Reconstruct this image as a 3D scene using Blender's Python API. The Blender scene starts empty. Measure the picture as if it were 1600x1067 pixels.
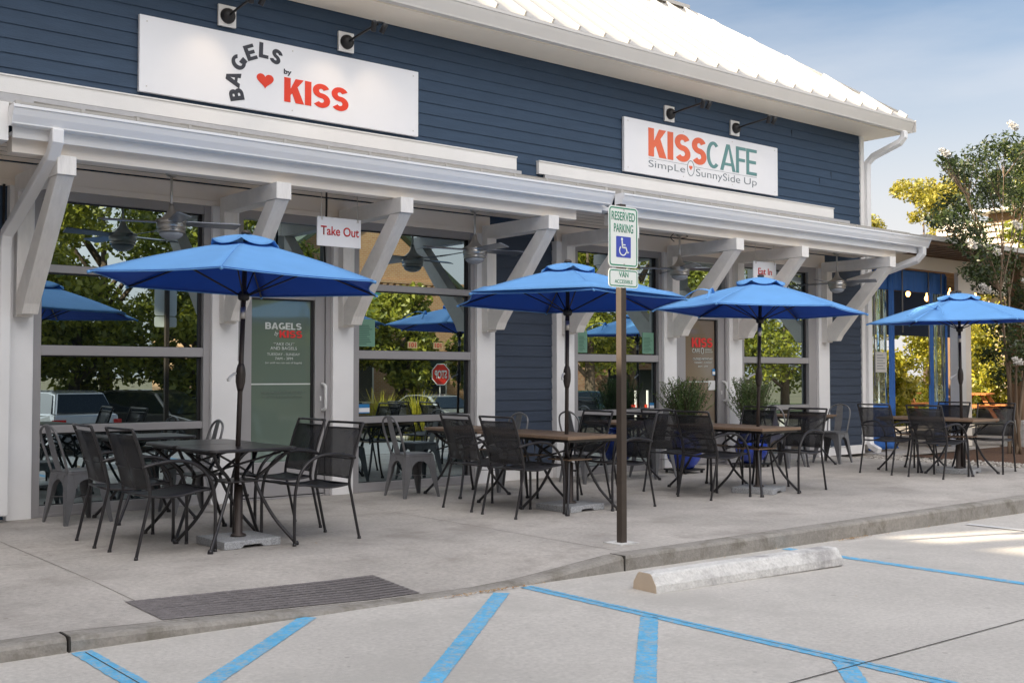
import bpy, math, random
import numpy as np
from mathutils import Vector, Matrix
rnd = random.Random(7)
R = math.radians
scene = bpy.context.scene
col = scene.collection

# ------------------------------------------------------------ camera
EYE = 1.27
cam_d = bpy.data.cameras.new('camera'); cam = bpy.data.objects.new('camera', cam_d); col.objects.link(cam)
cam.location = (0, 0, EYE); cam.rotation_euler = (R(90+1.748), 0, R(50.674-90))
cam_d.lens = 38.91; cam_d.sensor_width = 36; cam_d.clip_start = .05; cam_d.clip_end = 2000
scene.camera = cam

# ------------------------------------------------------------ sky, sun, exposure
SUN = Vector((-1, .30, .55)).normalized()          # towards the sun
sun_el = math.asin(SUN.z); sun_az = math.atan2(SUN.x, SUN.y)   # azimuth clockwise from +y
w = bpy.data.worlds.new('World'); scene.world = w; w.use_nodes = True
nt = w.node_tree; nt.nodes.clear(); VEIL = 22.0
def wn(t, **k):
    n = nt.nodes.new(t)
    for a, b in k.items(): setattr(n, a, b)
    return n
out = wn('ShaderNodeOutputWorld'); bg = wn('ShaderNodeBackground'); sky = wn('ShaderNodeTexSky', sky_type='NISHITA')
sky.sun_disc = False; sky.sun_elevation = sun_el; sky.sun_rotation = sun_az
sky.air_density = 1.0; sky.dust_density = 1.5; sky.ozone_density = 1.0
tc = wn('ShaderNodeTexCoord'); mp = wn('ShaderNodeMapping'); mp.inputs['Scale'].default_value = (1.2, 1.2, 6)
mp.inputs['Rotation'].default_value = (R(12), R(-8), 0)
nz = wn('ShaderNodeTexNoise'); nz.inputs['Scale'].default_value = 1.6; nz.inputs['Detail'].default_value = 8; nz.inputs['Roughness'].default_value = .55
cr = wn('ShaderNodeValToRGB'); cr.color_ramp.elements[0].position = .45; cr.color_ramp.elements[1].position = .78
mx = wn('ShaderNodeMixRGB'); mx.inputs[2].default_value = (6.0, 6.1, 6.4, 1)
mu = wn('ShaderNodeMath', operation='MULTIPLY'); mu.inputs[1].default_value = .5
L = nt.links.new
L(tc.outputs['Generated'], mp.inputs[0]); L(mp.outputs[0], nz.inputs['Vector']); L(nz.outputs[0], cr.inputs[0])
# broad bright veil of cloud on the sun side of the sky, behind the camera
dv = wn('ShaderNodeVectorMath', operation='DOT_PRODUCT'); dv.inputs[1].default_value = Vector((-.55,-.58,.60)).normalized()
rv = wn('ShaderNodeMapRange', interpolation_type='SMOOTHSTEP'); rv.inputs[1].default_value = .28; rv.inputs[2].default_value = .85
n2 = wn('ShaderNodeTexNoise'); n2.inputs['Scale'].default_value = 2.2; n2.inputs['Detail'].default_value = 6
m2 = wn('ShaderNodeMapRange'); m2.inputs[1].default_value = .3; m2.inputs[2].default_value = .6; m2.inputs[3].default_value = .55
m3 = wn('ShaderNodeMath', operation='MULTIPLY'); m4 = wn('ShaderNodeMixRGB'); m4.inputs[2].default_value = (VEIL*1.02, VEIL*.985, VEIL*.97, 1)
nt.links.new(tc.outputs['Generated'], dv.inputs[0]); nt.links.new(dv.outputs['Value'], rv.inputs[0]); nt.links.new(mp.outputs[0], n2.inputs['Vector']); nt.links.new(n2.outputs[0], m2.inputs[0])
nt.links.new(rv.outputs[0], m3.inputs[0]); nt.links.new(m2.outputs[0], m3.inputs[1]); nt.links.new(m3.outputs[0], m4.inputs[0])
L(cr.outputs[0], mu.inputs[0]); L(mu.outputs[0], mx.inputs[0]); L(sky.outputs[0], mx.inputs[1]); # milky haze low in the sky
sxyz = wn('ShaderNodeSeparateXYZ'); hz = wn('ShaderNodeMapRange', interpolation_type='SMOOTHSTEP'); hz.inputs[1].default_value = .34; hz.inputs[2].default_value = .08; hz.inputs[3].default_value = 0; hz.inputs[4].default_value = .92
mh = wn('ShaderNodeMixRGB'); mh.inputs[2].default_value = (5.9, 5.75, 5.75, 1)
L(tc.outputs['Generated'], sxyz.inputs[0]); L(sxyz.outputs[2], hz.inputs[0]); L(hz.outputs[0], mh.inputs[0]); L(mx.outputs[0], mh.inputs[1]); L(mh.outputs[0], m4.inputs[1]); L(m4.outputs[0], bg.inputs[0])
bg.inputs[1].default_value = .062; L(bg.outputs[0], out.inputs[0])
sd = bpy.data.lights.new('sun', 'SUN'); so = bpy.data.objects.new('sun', sd); col.objects.link(so)
sd.energy = 5; sd.angle = R(.6); sd.color = (1, .84, .62)
so.rotation_euler = SUN.to_track_quat('Z', 'Y').to_euler(); so.location = (-20, 6, 20)
scene.cycles.max_bounces = 10; scene.cycles.diffuse_bounces = 6; scene.cycles.transparent_max_bounces = 24
vs = scene.view_settings; vs.view_transform = 'Standard'; vs.look = 'None'; vs.exposure = 1.30; vs.gamma = 1; vs.use_curve_mapping = False

# ------------------------------------------------------------ materials
def mat(name, color, rough=.6, metal=0, var=.0, vscale=4, bump=0, bscale=60, spec=.5, stretch=(1,1,1), coat=0, var2=0, v2scale=.6, dirt=None):
    """Principled with real colour variation (two noise scales) and fine bump."""
    m = bpy.data.materials.new(name); m.use_nodes = True; n = m.node_tree; b = n.nodes['Principled BSDF']
    b.inputs['Roughness'].default_value = rough; b.inputs['Metallic'].default_value = metal
    b.inputs['Specular IOR Level'].default_value = spec
    b.inputs['Coat Weight'].default_value = coat
    c = tuple(color)+(1,)
    b.inputs['Base Color'].default_value = c
    tc = n.nodes.new('ShaderNodeTexCoord'); mp = n.nodes.new('ShaderNodeMapping'); mp.inputs['Scale'].default_value = stretch
    geo = n.nodes.new('ShaderNodeNewGeometry')
    n.links.new(geo.outputs['Position'], mp.inputs[0])
    last = None
    for amp, sc in ((var, vscale), (var2, v2scale)):
        if not amp: continue
        t = n.nodes.new('ShaderNodeTexNoise'); t.inputs['Scale'].default_value = sc; t.inputs['Detail'].default_value = 7; t.inputs['Roughness'].default_value = .6
        n.links.new(mp.outputs[0], t.inputs['Vector'])
        mr = n.nodes.new('ShaderNodeMapRange'); mr.inputs[1].default_value = .3; mr.inputs[2].default_value = .7
        mr.inputs[3].default_value = 1-amp; mr.inputs[4].default_value = 1+amp
        n.links.new(t.outputs[0], mr.inputs[0])
        v = n.nodes.new('ShaderNodeVectorMath'); v.operation = 'SCALE'
        if last is None: v.inputs[0].default_value = color
        else: n.links.new(last, v.inputs[0])
        n.links.new(mr.outputs[0], v.inputs['Scale']); last = v.outputs[0]
    if dirt:
        dc, thr, sc = dirt
        t = n.nodes.new('ShaderNodeTexNoise'); t.inputs['Scale'].default_value = sc; t.inputs['Detail'].default_value = 9; t.inputs['Roughness'].default_value = .7
        n.links.new(mp.outputs[0], t.inputs['Vector'])
        r = n.nodes.new('ShaderNodeMapRange'); r.inputs[1].default_value = thr; r.inputs[2].default_value = thr+.14; r.inputs[4].default_value = .75
        n.links.new(t.outputs[0], r.inputs[0])
        x = n.nodes.new('ShaderNodeMixRGB'); x.inputs[1].default_value = c; x.inputs[2].default_value = tuple(dc)+(1,)
        if last is not None: n.links.new(last, x.inputs[1])
        n.links.new(r.outputs[0], x.inputs[0]); last = x.outputs[0]
    if last is not None: n.links.new(last, b.inputs['Base Color'])
    if bump:
        t = n.nodes.new('ShaderNodeTexNoise'); t.inputs['Scale'].default_value = bscale; t.inputs['Detail'].default_value = 5
        n.links.new(mp.outputs[0], t.inputs['Vector'])
        bn = n.nodes.new('ShaderNodeBump'); bn.inputs['Strength'].default_value = bump; bn.inputs['Distance'].default_value = .01
        n.links.new(t.outputs[0], bn.inputs['Height']); n.links.new(bn.outputs[0], b.inputs['Normal'])
    return m
def specks(m, scale, r, amount, color):
    """small dark pits and gum spots scattered over a surface"""
    n = m.node_tree; b = n.nodes['Principled BSDF']; src = b.inputs['Base Color'].links[0].from_socket
    g = n.nodes.new('ShaderNodeNewGeometry'); v = n.nodes.new('ShaderNodeTexVoronoi'); v.inputs['Scale'].default_value = scale
    n.links.new(g.outputs['Position'], v.inputs['Vector'])
    sp = n.nodes.new('ShaderNodeSeparateColor'); n.links.new(v.outputs['Color'], sp.inputs[0])
    rr = n.nodes.new('ShaderNodeMath'); rr.operation = 'MULTIPLY'; rr.inputs[1].default_value = r; n.links.new(sp.outputs[0], rr.inputs[0])
    c = n.nodes.new('ShaderNodeMath'); c.operation = 'LESS_THAN'; n.links.new(v.outputs['Distance'], c.inputs[0]); n.links.new(rr.outputs[0], c.inputs[1])
    k = n.nodes.new('ShaderNodeMath'); k.operation = 'MULTIPLY'; k.inputs[1].default_value = amount; n.links.new(c.outputs[0], k.inputs[0])
    x = n.nodes.new('ShaderNodeMixRGB'); x.inputs[2].default_value = tuple(color)+(1,); n.links.new(k.outputs[0], x.inputs[0]); n.links.new(src, x.inputs[1]); n.links.new(x.outputs[0], b.inputs['Base Color'])
def emis(name, color, s):
    m = bpy.data.materials.new(name); m.use_nodes = True; b = m.node_tree.nodes['Principled BSDF']
    b.inputs['Base Color'].default_value = tuple(color)+(1,)
    b.inputs['Emission Color'].default_value = tuple(color)+(1,); b.inputs['Emission Strength'].default_value = s
    return m
def leafmat(name, c1, c2, trans=.45):
    m = bpy.data.materials.new(name); m.use_nodes = True; n = m.node_tree; n.nodes.clear()
    o = n.nodes.new('ShaderNodeOutputMaterial'); g = n.nodes.new('ShaderNodeNewGeometry'); r = n.nodes.new('ShaderNodeValToRGB')
    r.color_ramp.elements[0].color = tuple(c1)+(1,); r.color_ramp.elements[1].color = tuple(c2)+(1,)
    n.links.new(g.outputs['Random Per Island'], r.inputs[0])
    d = n.nodes.new('ShaderNodeBsdfDiffuse'); t = n.nodes.new('ShaderNodeBsdfTranslucent'); x = n.nodes.new('ShaderNodeMixShader'); x.inputs[0].default_value = trans
    gl = n.nodes.new('ShaderNodeBsdfGlossy'); gl.inputs['Roughness'].default_value = .45; gl.inputs[0].default_value = (.8,.8,.8,1); x2 = n.nodes.new('ShaderNodeMixShader'); x2.inputs[0].default_value = .06
    n.links.new(r.outputs[0], d.inputs[0]); n.links.new(r.outputs[0], t.inputs[0]); n.links.new(d.outputs[0], x.inputs[1]); n.links.new(t.outputs[0], x.inputs[2])
    n.links.new(x.outputs[0], x2.inputs[1]); n.links.new(gl.outputs[0], x2.inputs[2]); n.links.new(x2.outputs[0], o.inputs[0])
    return m
def glassmat(name, tint, refl, rough=.0, through=0.0, wav=0):
    """storefront glass: a coated mirror layer over a dark tinted room side"""
    m = bpy.data.materials.new(name); m.use_nodes = True; n = m.node_tree; n.nodes.clear()
    o = n.nodes.new('ShaderNodeOutputMaterial'); d = n.nodes.new('ShaderNodeBsdfDiffuse'); d.inputs[0].default_value = tuple(tint)+(1,)
    base = d.outputs[0]
    if through:
        t = n.nodes.new('ShaderNodeBsdfTransparent'); t.inputs[0].default_value = (.8,.85,.82,1)
        x = n.nodes.new('ShaderNodeMixShader'); x.inputs[0].default_value = through
        n.links.new(d.outputs[0], x.inputs[1]); n.links.new(t.outputs[0], x.inputs[2]); base = x.outputs[0]
    g = n.nodes.new('ShaderNodeBsdfGlossy'); g.inputs['Roughness'].default_value = rough; g.inputs[0].default_value = (.80,.96,1.0,1)
    lw = n.nodes.new('ShaderNodeFresnel'); lw.inputs[0].default_value = 1.5
    mr = n.nodes.new('ShaderNodeMath'); mr.operation = 'ADD'; mr.inputs[1].default_value = refl
    n.links.new(lw.outputs[0], mr.inputs[0])
    x2 = n.nodes.new('ShaderNodeMixShader'); n.links.new(mr.outputs[0], x2.inputs[0]); n.links.new(base, x2.inputs[1]); n.links.new(g.outputs[0], x2.inputs[2])
    n.links.new(x2.outputs[0], o.inputs[0])
    if wav:
        ge = n.nodes.new('ShaderNodeNewGeometry'); mp = n.nodes.new('ShaderNodeMapping'); mp.inputs['Scale'].default_value = (9, 9, .8)
        t = n.nodes.new('ShaderNodeTexNoise'); t.inputs['Scale'].default_value = 1; t.inputs['Detail'].default_value = 2
        bn = n.nodes.new('ShaderNodeBump'); bn.inputs['Strength'].default_value = wav; bn.inputs['Distance'].default_value = .06
        n.links.new(ge.outputs['Position'], mp.inputs[0]); n.links.new(mp.outputs[0], t.inputs['Vector']); n.links.new(t.outputs[0], bn.inputs['Height']); n.links.new(bn.outputs[0], g.inputs['Normal'])
    return m
def meshfabric(name, color, open_=.3):
    m = bpy.data.materials.new(name); m.use_nodes = True; n = m.node_tree; b = n.nodes['Principled BSDF']; o = n.nodes['Material Output']
    b.inputs['Base Color'].default_value = tuple(color)+(1,); b.inputs['Roughness'].default_value = .5
    t = n.nodes.new('ShaderNodeBsdfTransparent'); x = n.nodes.new('ShaderNodeMixShader'); x.inputs[0].default_value = open_
    n.links.new(b.outputs[0], x.inputs[1]); n.links.new(t.outputs[0], x.inputs[2]); n.links.new(x.outputs[0], o.inputs[0])
    return m
def brickmat(name, c1, c2, mortar, scale=1, bw=.2, bh=.075):
    m = bpy.data.materials.new(name); m.use_nodes = True; n = m.node_tree; b = n.nodes['Principled BSDF']; b.inputs['Roughness'].default_value = .85
    g = n.nodes.new('ShaderNodeNewGeometry'); sx = n.nodes.new('ShaderNodeSeparateXYZ'); cx = n.nodes.new('ShaderNodeCombineXYZ'); ad = n.nodes.new('ShaderNodeMath'); ad.operation = 'ADD'
    n.links.new(g.outputs['Position'], sx.inputs[0]); n.links.new(sx.outputs[0], ad.inputs[0]); n.links.new(sx.outputs[1], ad.inputs[1])
    n.links.new(ad.outputs[0], cx.inputs[0]); n.links.new(sx.outputs[2], cx.inputs[1])
    t = n.nodes.new('ShaderNodeTexBrick'); t.inputs['Scale'].default_value = scale; t.inputs['Brick Width'].default_value = bw; t.inputs['Row Height'].default_value = bh; t.inputs['Mortar Size'].default_value = .006
    t.inputs['Color1'].default_value = tuple(c1)+(1,); t.inputs['Color2'].default_value = tuple(c2)+(1,); t.inputs['Mortar'].default_value = tuple(mortar)+(1,)
    n.links.new(cx.outputs[0], t.inputs['Vector']); n.links.new(t.outputs[0], b.inputs['Base Color'])
    return m

M = {}
M['white'] = mat('white_trim_paint', (.86,.85,.84), .45, var=.03, vscale=3, bump=.1, bscale=90, var2=.03)
M['wood_white'] = mat('grey_white_painted_timber', (.84,.81,.775), .55, var=.06, vscale=5, bump=.35, bscale=12, stretch=(6,1.5,1.5), var2=.04)
M['post_white'] = mat('white_painted_post', (.86,.855,.86), .5, var=.03, vscale=3, bump=.15, bscale=70, dirt=((.45,.42,.37), .72, 6))
M['cream'] = mat('cream_painted_board', (.90,.82,.73), .55, var=.03, vscale=2)
M['gutter'] = mat('white_aluminium_gutter', (.86,.86,.87), .32, var=.02, vscale=2, dirt=((.5,.48,.42), .74, 5))
M['navy'] = mat('blue_painted_siding', (.046,.077,.128), .6, spec=.25, var=.09, vscale=3, bump=.25, bscale=22, stretch=(1,1,7), var2=.07, v2scale=.9)
M['grey_side'] = mat('dark_grey_painted_siding', (.050,.066,.098), .6, spec=.25, var=.09, vscale=3, bump=.25, bscale=22, stretch=(1,1,7), var2=.07)
M['frame'] = mat('grey_aluminium_frame', (.36,.35,.36), .4, metal=.1, var=.02, vscale=3)
M['roof'] = mat('white_metal_roof', (.47,.455,.43), .5, var=.02, vscale=1.5, var2=.03)
M['eave'] = mat('bounce_tinted_main_gutter', (.66,.635,.60), .4, var=.03, vscale=2)  # gutter white toned down, with warm bounced sunlight put into the colour
M['soffit'] = mat('bounce_tinted_soffit', (.92,.83,.70), .6, var=.03, vscale=2)  # warm glow of sunlit bounce painted into the soffit colour
M['glass'] = glassmat('storefront_glass', (.004,.006,.007), .43)
M['doorglass'] = glassmat('frosted_green_door_glass', (.15,.20,.165), .10, rough=.06)
M['doorglass2'] = glassmat('frosted_brown_door_glass', (.21,.155,.115), .07, rough=.08)
M['black'] = mat('black_metal', (.012,.012,.014), .45, var=.1)
M['chair'] = mat('charcoal_powder_coat', (.033,.031,.034), .33, metal=.3, spec=.6, var=.12, vscale=20)
M['chairmesh'] = meshfabric('charcoal_steel_mesh', (.030,.030,.034), .3)
M['chairseat'] = meshfabric('charcoal_seat_mesh', (.026,.026,.030), .1)
M['gun'] = mat('gunmetal_steel', (.20,.20,.21), .42, metal=.5, var=.12, vscale=8, dirt=((.05,.045,.04), .7, 12))
M['tabletop_dark'] = mat('charcoal_metal_tabletop', (.045,.040,.042), .3, metal=.4, var=.12, vscale=14)
M['tabletop_wood'] = mat('brown_slat_tabletop', (.225,.150,.100), .55, var=.14, vscale=6, stretch=(1,9,1), bump=.15, bscale=40)
M['pole'] = mat('bronze_pole', (.058,.046,.042), .38, metal=.3, var=.06)
M['silver'] = mat('brushed_nickel', (.62,.60,.57), .36, metal=.85)
M['blade'] = mat('silver_fan_blade', (.20,.22,.26), .3, metal=.5)
M['nickel'] = mat('dark_nickel', (.55,.53,.50), .33, metal=1)
M['lens'] = mat('frosted_fan_lens', (.38,.41,.46), .25)
M['granite'] = mat('speckled_granite', (.36,.37,.39), .45, var=.5, vscale=110, bump=.25, bscale=90, var2=.08)
M['red'] = mat('orange_red_letter', (.78,.045,.012), .45)
M['coral'] = mat('coral_letter', (.80,.16,.075), .45, var=.05)
M['teal'] = mat('grey_teal_letter', (.13,.29,.29), .45, var=.04)
M['ink'] = mat('charcoal_letter', (.035,.037,.05), .45)
M['signwhite'] = mat('white_sign_panel', (.86,.87,.91), .4, var=.01)
M['signred'] = mat('red_sign_letter', (.60,.02,.02), .45)
M['vinylwhite'] = mat('white_vinyl_letter', (.62,.66,.64), .5)
M['vinylred'] = mat('red_vinyl_letter', (.75,.03,.03), .5)
M['green'] = mat('green_sign_ink', (.02,.26,.15), .4)
M['blueink'] = mat('blue_sign_ink', (.06,.09,.48), .4)
M['reflwhite'] = mat('reflective_white', (.84,.88,.85), .35)
M['signpost'] = mat('brown_sign_post', (.062,.047,.037), .5, metal=.1, var=.08, vscale=10)
M['bark'] = mat('bark', (.13,.095,.07), .9, var=.3, vscale=12, bump=.6, bscale=30, stretch=(1,1,.3))
M['barkpale'] = mat('smooth_tan_bark', (.17,.12,.08), .8, var=.25, vscale=8, bump=.4, bscale=20, stretch=(1,1,.3))
M['brownwood'] = mat('brown_timber', (.17,.10,.055), .7, var=.2, vscale=6, stretch=(3,3,.6), bump=.3, bscale=30)
M['orangewood'] = mat('orange_stained_timber', (.50,.17,.045), .6, var=.15, vscale=6)
M['potblue'] = mat('cobalt_glaze', (.014,.05,.38), .12, coat=.6, var=.3, vscale=10)
M['curtainblue'] = mat('blue_canvas', (.035,.14,.44), .75, var=.1, vscale=6, bump=.2, bscale=8, stretch=(3,3,.4))
M['rope'] = mat('grey_cord', (.25,.25,.25), .6)
M['bollard'] = mat('weathered_concrete_white', (.66,.65,.635), .85, var=.10, vscale=9, bump=.9, bscale=45, dirt=((.30,.285,.29), .49, 3.0), var2=.14, v2scale=50)
M['tan'] = mat('tan_paint_end', (.62,.50,.38), .7, var=.06, vscale=9)
M['mat'] = mat('grey_tactile_paver', (.185,.168,.168), .85, var=.22, vscale=14, bump=.2, bscale=80, var2=.1)
M['bluepaint'] = mat('light_blue_road_paint', (.115,.44,.72), .7, var=.14, vscale=9, dirt=((.42,.46,.48), .47, 30), var2=.12, v2scale=70, bump=.3, bscale=80)
M['whitepaint'] = mat('white_road_paint', (.66,.66,.66), .6, var=.1, vscale=20)
M['jointsoft'] = mat('dusty_joint', (.20,.18,.16), .9)
M['flash'] = mat('grey_flashing', (.50,.50,.52), .5, var=.08, vscale=6)
M['pull'] = mat('bright_pull_handle', (.80,.80,.80), .3)
M['joint_and_shade'] = mat('dark_joint_and_shade', (.05,.045,.04), .9)
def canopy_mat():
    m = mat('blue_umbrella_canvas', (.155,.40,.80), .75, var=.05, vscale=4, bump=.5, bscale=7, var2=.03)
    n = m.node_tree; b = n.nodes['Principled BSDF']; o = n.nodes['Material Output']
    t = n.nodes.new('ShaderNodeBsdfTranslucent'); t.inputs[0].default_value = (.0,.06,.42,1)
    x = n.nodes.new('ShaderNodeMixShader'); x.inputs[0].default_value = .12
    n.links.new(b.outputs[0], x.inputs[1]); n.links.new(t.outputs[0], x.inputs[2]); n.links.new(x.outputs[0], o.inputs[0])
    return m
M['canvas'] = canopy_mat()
M['canvas_shade'] = mat('shaded_canvas_underside', (.001,.075,.52), .8, var=.04, vscale=5)  # shade under the canopy put into a deeper blue on its inner face

# ------------------------------------------------------------ mesh helpers
class MB:
    def __init__(s): s.v = []; s.f = []; s.mi = []; s.sm = []
    def add(s, vs, fs, mi=0, smooth=False):
        o = len(s.v); s.v += [tuple(p) for p in vs]
        for f in fs: s.f.append(tuple(i+o for i in f)); s.mi.append(mi); s.sm.append(smooth)
        return s
    def box(s, x0, x1, y0, y1, z0, z1, mi=0):
        vs = [(x, y, z) for z in (z0, z1) for y in (y0, y1) for x in (x0, x1)]
        return s.add(vs, [(0,2,3,1),(4,5,7,6),(0,1,5,4),(2,6,7,3),(0,4,6,2),(1,3,7,5)], mi)
    def obox(s, c, size, mtx, mi=0):
        hx, hy, hz = [a/2 for a in size]
        vs = [Vector(c)+mtx @ Vector((x, y, z)) for z in (-hz, hz) for y in (-hy, hy) for x in (-hx, hx)]
        return s.add(vs, [(0,2,3,1),(4,5,7,6),(0,1,5,4),(2,6,7,3),(0,4,6,2),(1,3,7,5)], mi)
    def bar(s, a, b, wx, wz, up=(0,0,1), mi=0):
        a = Vector(a); b = Vector(b); d = (b-a); l = d.length; d.normalize(); up = Vector(up)
        sd = d.cross(up).normalized(); u = sd.cross(d)
        m = Matrix((sd, d, u)).transposed()
        return s.obox((a+b)/2, (wx, l, wz), m, mi)
    def tube(s, pts, r, n=8, cap=True, mi=0, sub=0, squash=1):
        pts = [Vector(p) for p in pts]
        if sub: pts = smooth_path(pts, sub)
        rs = r if isinstance(r, (list, tuple)) else [r]*len(pts)
        if len(rs) != len(pts): rs = [rs[0]+(rs[-1]-rs[0])*i/(len(pts)-1) for i in range(len(pts))]
        vs = []; prev = None
        for i, p in enumerate(pts):
            t = (pts[min(i+1, len(pts)-1)]-pts[max(i-1, 0)]).normalized()
            if prev is None:
                ref = Vector((0,0,1)) if abs(t.z) < .9 else Vector((1,0,0)); u = t.cross(ref).normalized()
            else:
                u = (prev-t*prev.dot(t)).normalized()
            prev = u; v = t.cross(u)
            for k in range(n):
                a = 2*math.pi*(k+.5)/n; vs.append(p+(u*math.cos(a)+v*math.sin(a)*squash)*rs[i])
        fs = [(i*n+k, i*n+(k+1) % n, (i+1)*n+(k+1) % n, (i+1)*n+k) for i in range(len(pts)-1) for k in range(n)]
        if cap: fs += [tuple(range(n))[::-1], tuple((len(pts)-1)*n+k for k in range(n))]
        return s.add(vs, fs, mi, n > 5)
    def lathe(s, prof, c=(0,0,0), n=24, mi=0, smooth=True, rib=None):
        vs = []
        for r, z in prof:
            for k in range(n):
                a = 2*math.pi*k/n; vs.append((c[0]+r*math.cos(a), c[1]+r*math.sin(a), c[2]+z))
        fs = [(i*n+k, i*n+(k+1) % n, (i+1)*n+(k+1) % n, (i+1)*n+k) for i in range(len(prof)-1) for k in range(n)]
        fs += [tuple(range(n))[::-1], tuple((len(prof)-1)*n+k for k in range(n))]
        return s.add(vs, fs, mi, smooth)
    def prism(s, poly, axis, a0, a1, mi=0):
        """extrude a 2D polygon along axis ('x','y','z'); poly in the other two coordinates in order"""
        def P(u, v, a): return {'x': (a, u, v), 'y': (u, a, v), 'z': (u, v, a)}[axis]
        n = len(poly); vs = [P(u, v, a0) for u, v in poly]+[P(u, v, a1) for u, v in poly]
        fs = [tuple(range(n)), tuple(range(2*n-1, n-1, -1))]+[(k, (k+1) % n+0, n+(k+1) % n, n+k)[::-1] for k in range(n)]
        return s.add(vs, fs, mi)
    def xf(s, mtx):
        s.v = [tuple(mtx @ Vector(p)) for p in s.v]; return s
    def build(s, name, material, parent=None, loc=None, bevel=0, solid=0, fixn=True):
        me = bpy.data.meshes.new(name); me.from_pydata(s.v, [], s.f)
        for m in (material if isinstance(material, (list, tuple)) else [material]): me.materials.append(m)
        me.polygons.foreach_set('material_index', s.mi); me.polygons.foreach_set('use_smooth', s.sm); me.update()
        if fixn:
            import bmesh
            b = bmesh.new(); b.from_mesh(me); bmesh.ops.recalc_face_normals(b, faces=b.faces); b.to_mesh(me); b.free()
        o = bpy.data.objects.new(name, me); col.objects.link(o)
        if parent: o.parent = parent
        if loc: o.location = loc
        if bevel:
            b = o.modifiers.new('bevel', 'BEVEL'); b.width = bevel; b.segments = 2; b.limit_method = 'ANGLE'; b.angle_limit = R(40)
        if solid:
            b = o.modifiers.new('solid', 'SOLIDIFY'); b.thickness = solid
        return o
def smooth_path(p, k):
    out = []
    for i in range(len(p)-1):
        p0 = p[max(i-1, 0)]; p1 = p[i]; p2 = p[i+1]; p3 = p[min(i+2, len(p)-1)]
        for j in range(k):
            t = j/k
            out.append(.5*((2*p1)+(p2-p0)*t+(2*p0-5*p1+4*p2-p3)*t*t+(3*p1-p0-3*p2+p3)*t**3))
    out.append(p[-1]); return out
def ribbon(path, t):
    P = [Vector((x, z, 0)) for x, z in path]; Lf, Rt = [], []
    for i, p in enumerate(P):
        d = (P[min(i+1, len(P)-1)]-P[max(i-1, 0)]).normalized(); n = Vector((-d.y, d.x, 0))*t/2; Lf.append(p+n); Rt.append(p-n)
    return Lf, Rt
def glyph(ch, t, asp):
    """block letter as quads in a unit box; t = stroke / height, asp = width / height"""
    tx = t/asp; q = []
    def rect(x0, x1, z0, z1): q.append([(x0,z0),(x1,z0),(x1,z1),(x0,z1)])
    def arc(cx, cz, rx, rz, a0, a1, n=22):
        pts = []
        for i in range(n+1):
            a = R(a0+(a1-a0)*i/n); pts.append((cx*asp+(rx*asp-t/2)*math.cos(a), cz+(rz-t/2)*math.sin(a)))
        return pts
    def stroke(pts):
        l, r = ribbon(pts, t)
        for i in range(len(pts)-1): q.append([(v.x/asp, v.y) for v in (l[i], l[i+1], r[i+1], r[i])])
    if ch == 'I': rect(0,1,0,1)
    elif ch == 'L': rect(0,tx,0,1); rect(tx,1,0,t)
    elif ch == 'E': rect(0,tx,0,1); rect(tx,1,0,t); rect(tx,.92,.5-t/2,.5+t/2); rect(tx,1,1-t,1)
    elif ch == 'F': rect(0,tx,0,1); rect(tx,.9,.5-t/2,.5+t/2); rect(tx,1,1-t,1)
    elif ch == 'K': rect(0,tx,0,1); q.append([(tx,.30),(1,1),(1-1.3*tx,1),(tx,.30+1.25*t)]); q.append([(.36,.50),(.36+.55*tx+.12,.50+.75*t+.05),(1.02,0),(1.02-1.35*tx,0)])
    elif ch == 'A': k = 1.08*tx; q.append([(-.03,0),(k-.03,0),(.5+.52*tx,1),(.5-.58*tx,1)]); q.append([(1-k,0),(1,0),(.5+.58*tx,1),(.5-.0*tx,1)]); rect(.24,.76,.20,.20+t*.85)
    elif ch == 'C': stroke(arc(.5,.5,.5,.5,48,312))
    elif ch == 'G': stroke(arc(.5,.5,.5,.5,48,330)); rect(1-tx,1,.10,.50); rect(.56,1-tx,.50-t*.9,.50)
    elif ch == 'B':
        rect(0,tx,0,1); mz = .51
        u = [(tx*asp*.9,1-t/2)]+[((.58)*asp+(.36*asp-t/2+.0)*math.cos(R(a)), (1+mz)/2+((1-mz)/2+t/4-t/2+.0)*math.sin(R(a))) for a in range(90,-91,-12)]+[(tx*asp*.9,mz+t*.25)]
        u = [(tx*asp*.9,1-t/2)]+[(.55*asp+(.42*asp-t/2)*math.cos(R(a)), (1-t/2+mz)/2+(1-t/2-mz)/2*math.sin(R(a))) for a in range(90,-91,-12)]+[(tx*asp*.9,mz)]
        l = [(tx*asp*.9,mz)]+[(.55*asp+(.45*asp-t/2)*math.cos(R(a)), (mz+t/2)/2+(mz-t/2)/2*math.sin(R(a))) for a in range(90,-91,-12)]+[(tx*asp*.9,t/2)]
        stroke(u); stroke(l)
    elif ch == 'S':
        mz = .505; cu = (1-t/2+mz)/2; ru = (1-t/2-mz)/2; cl = (t/2+mz)/2; rl = (mz-t/2)/2; rx = .5*asp-t/2
        p = [(.5*asp+rx*.95*math.cos(R(a)), cu+ru*math.sin(R(a))) for a in range(22,271,14)]
        p2 = [(.5*asp+rx*math.cos(R(a)), cl+rl*math.sin(R(a))) for a in range(76,-161,-14)]
        stroke(p[:-1]+[(.5*asp-.02*asp, mz)]+p2)
    return q
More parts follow.
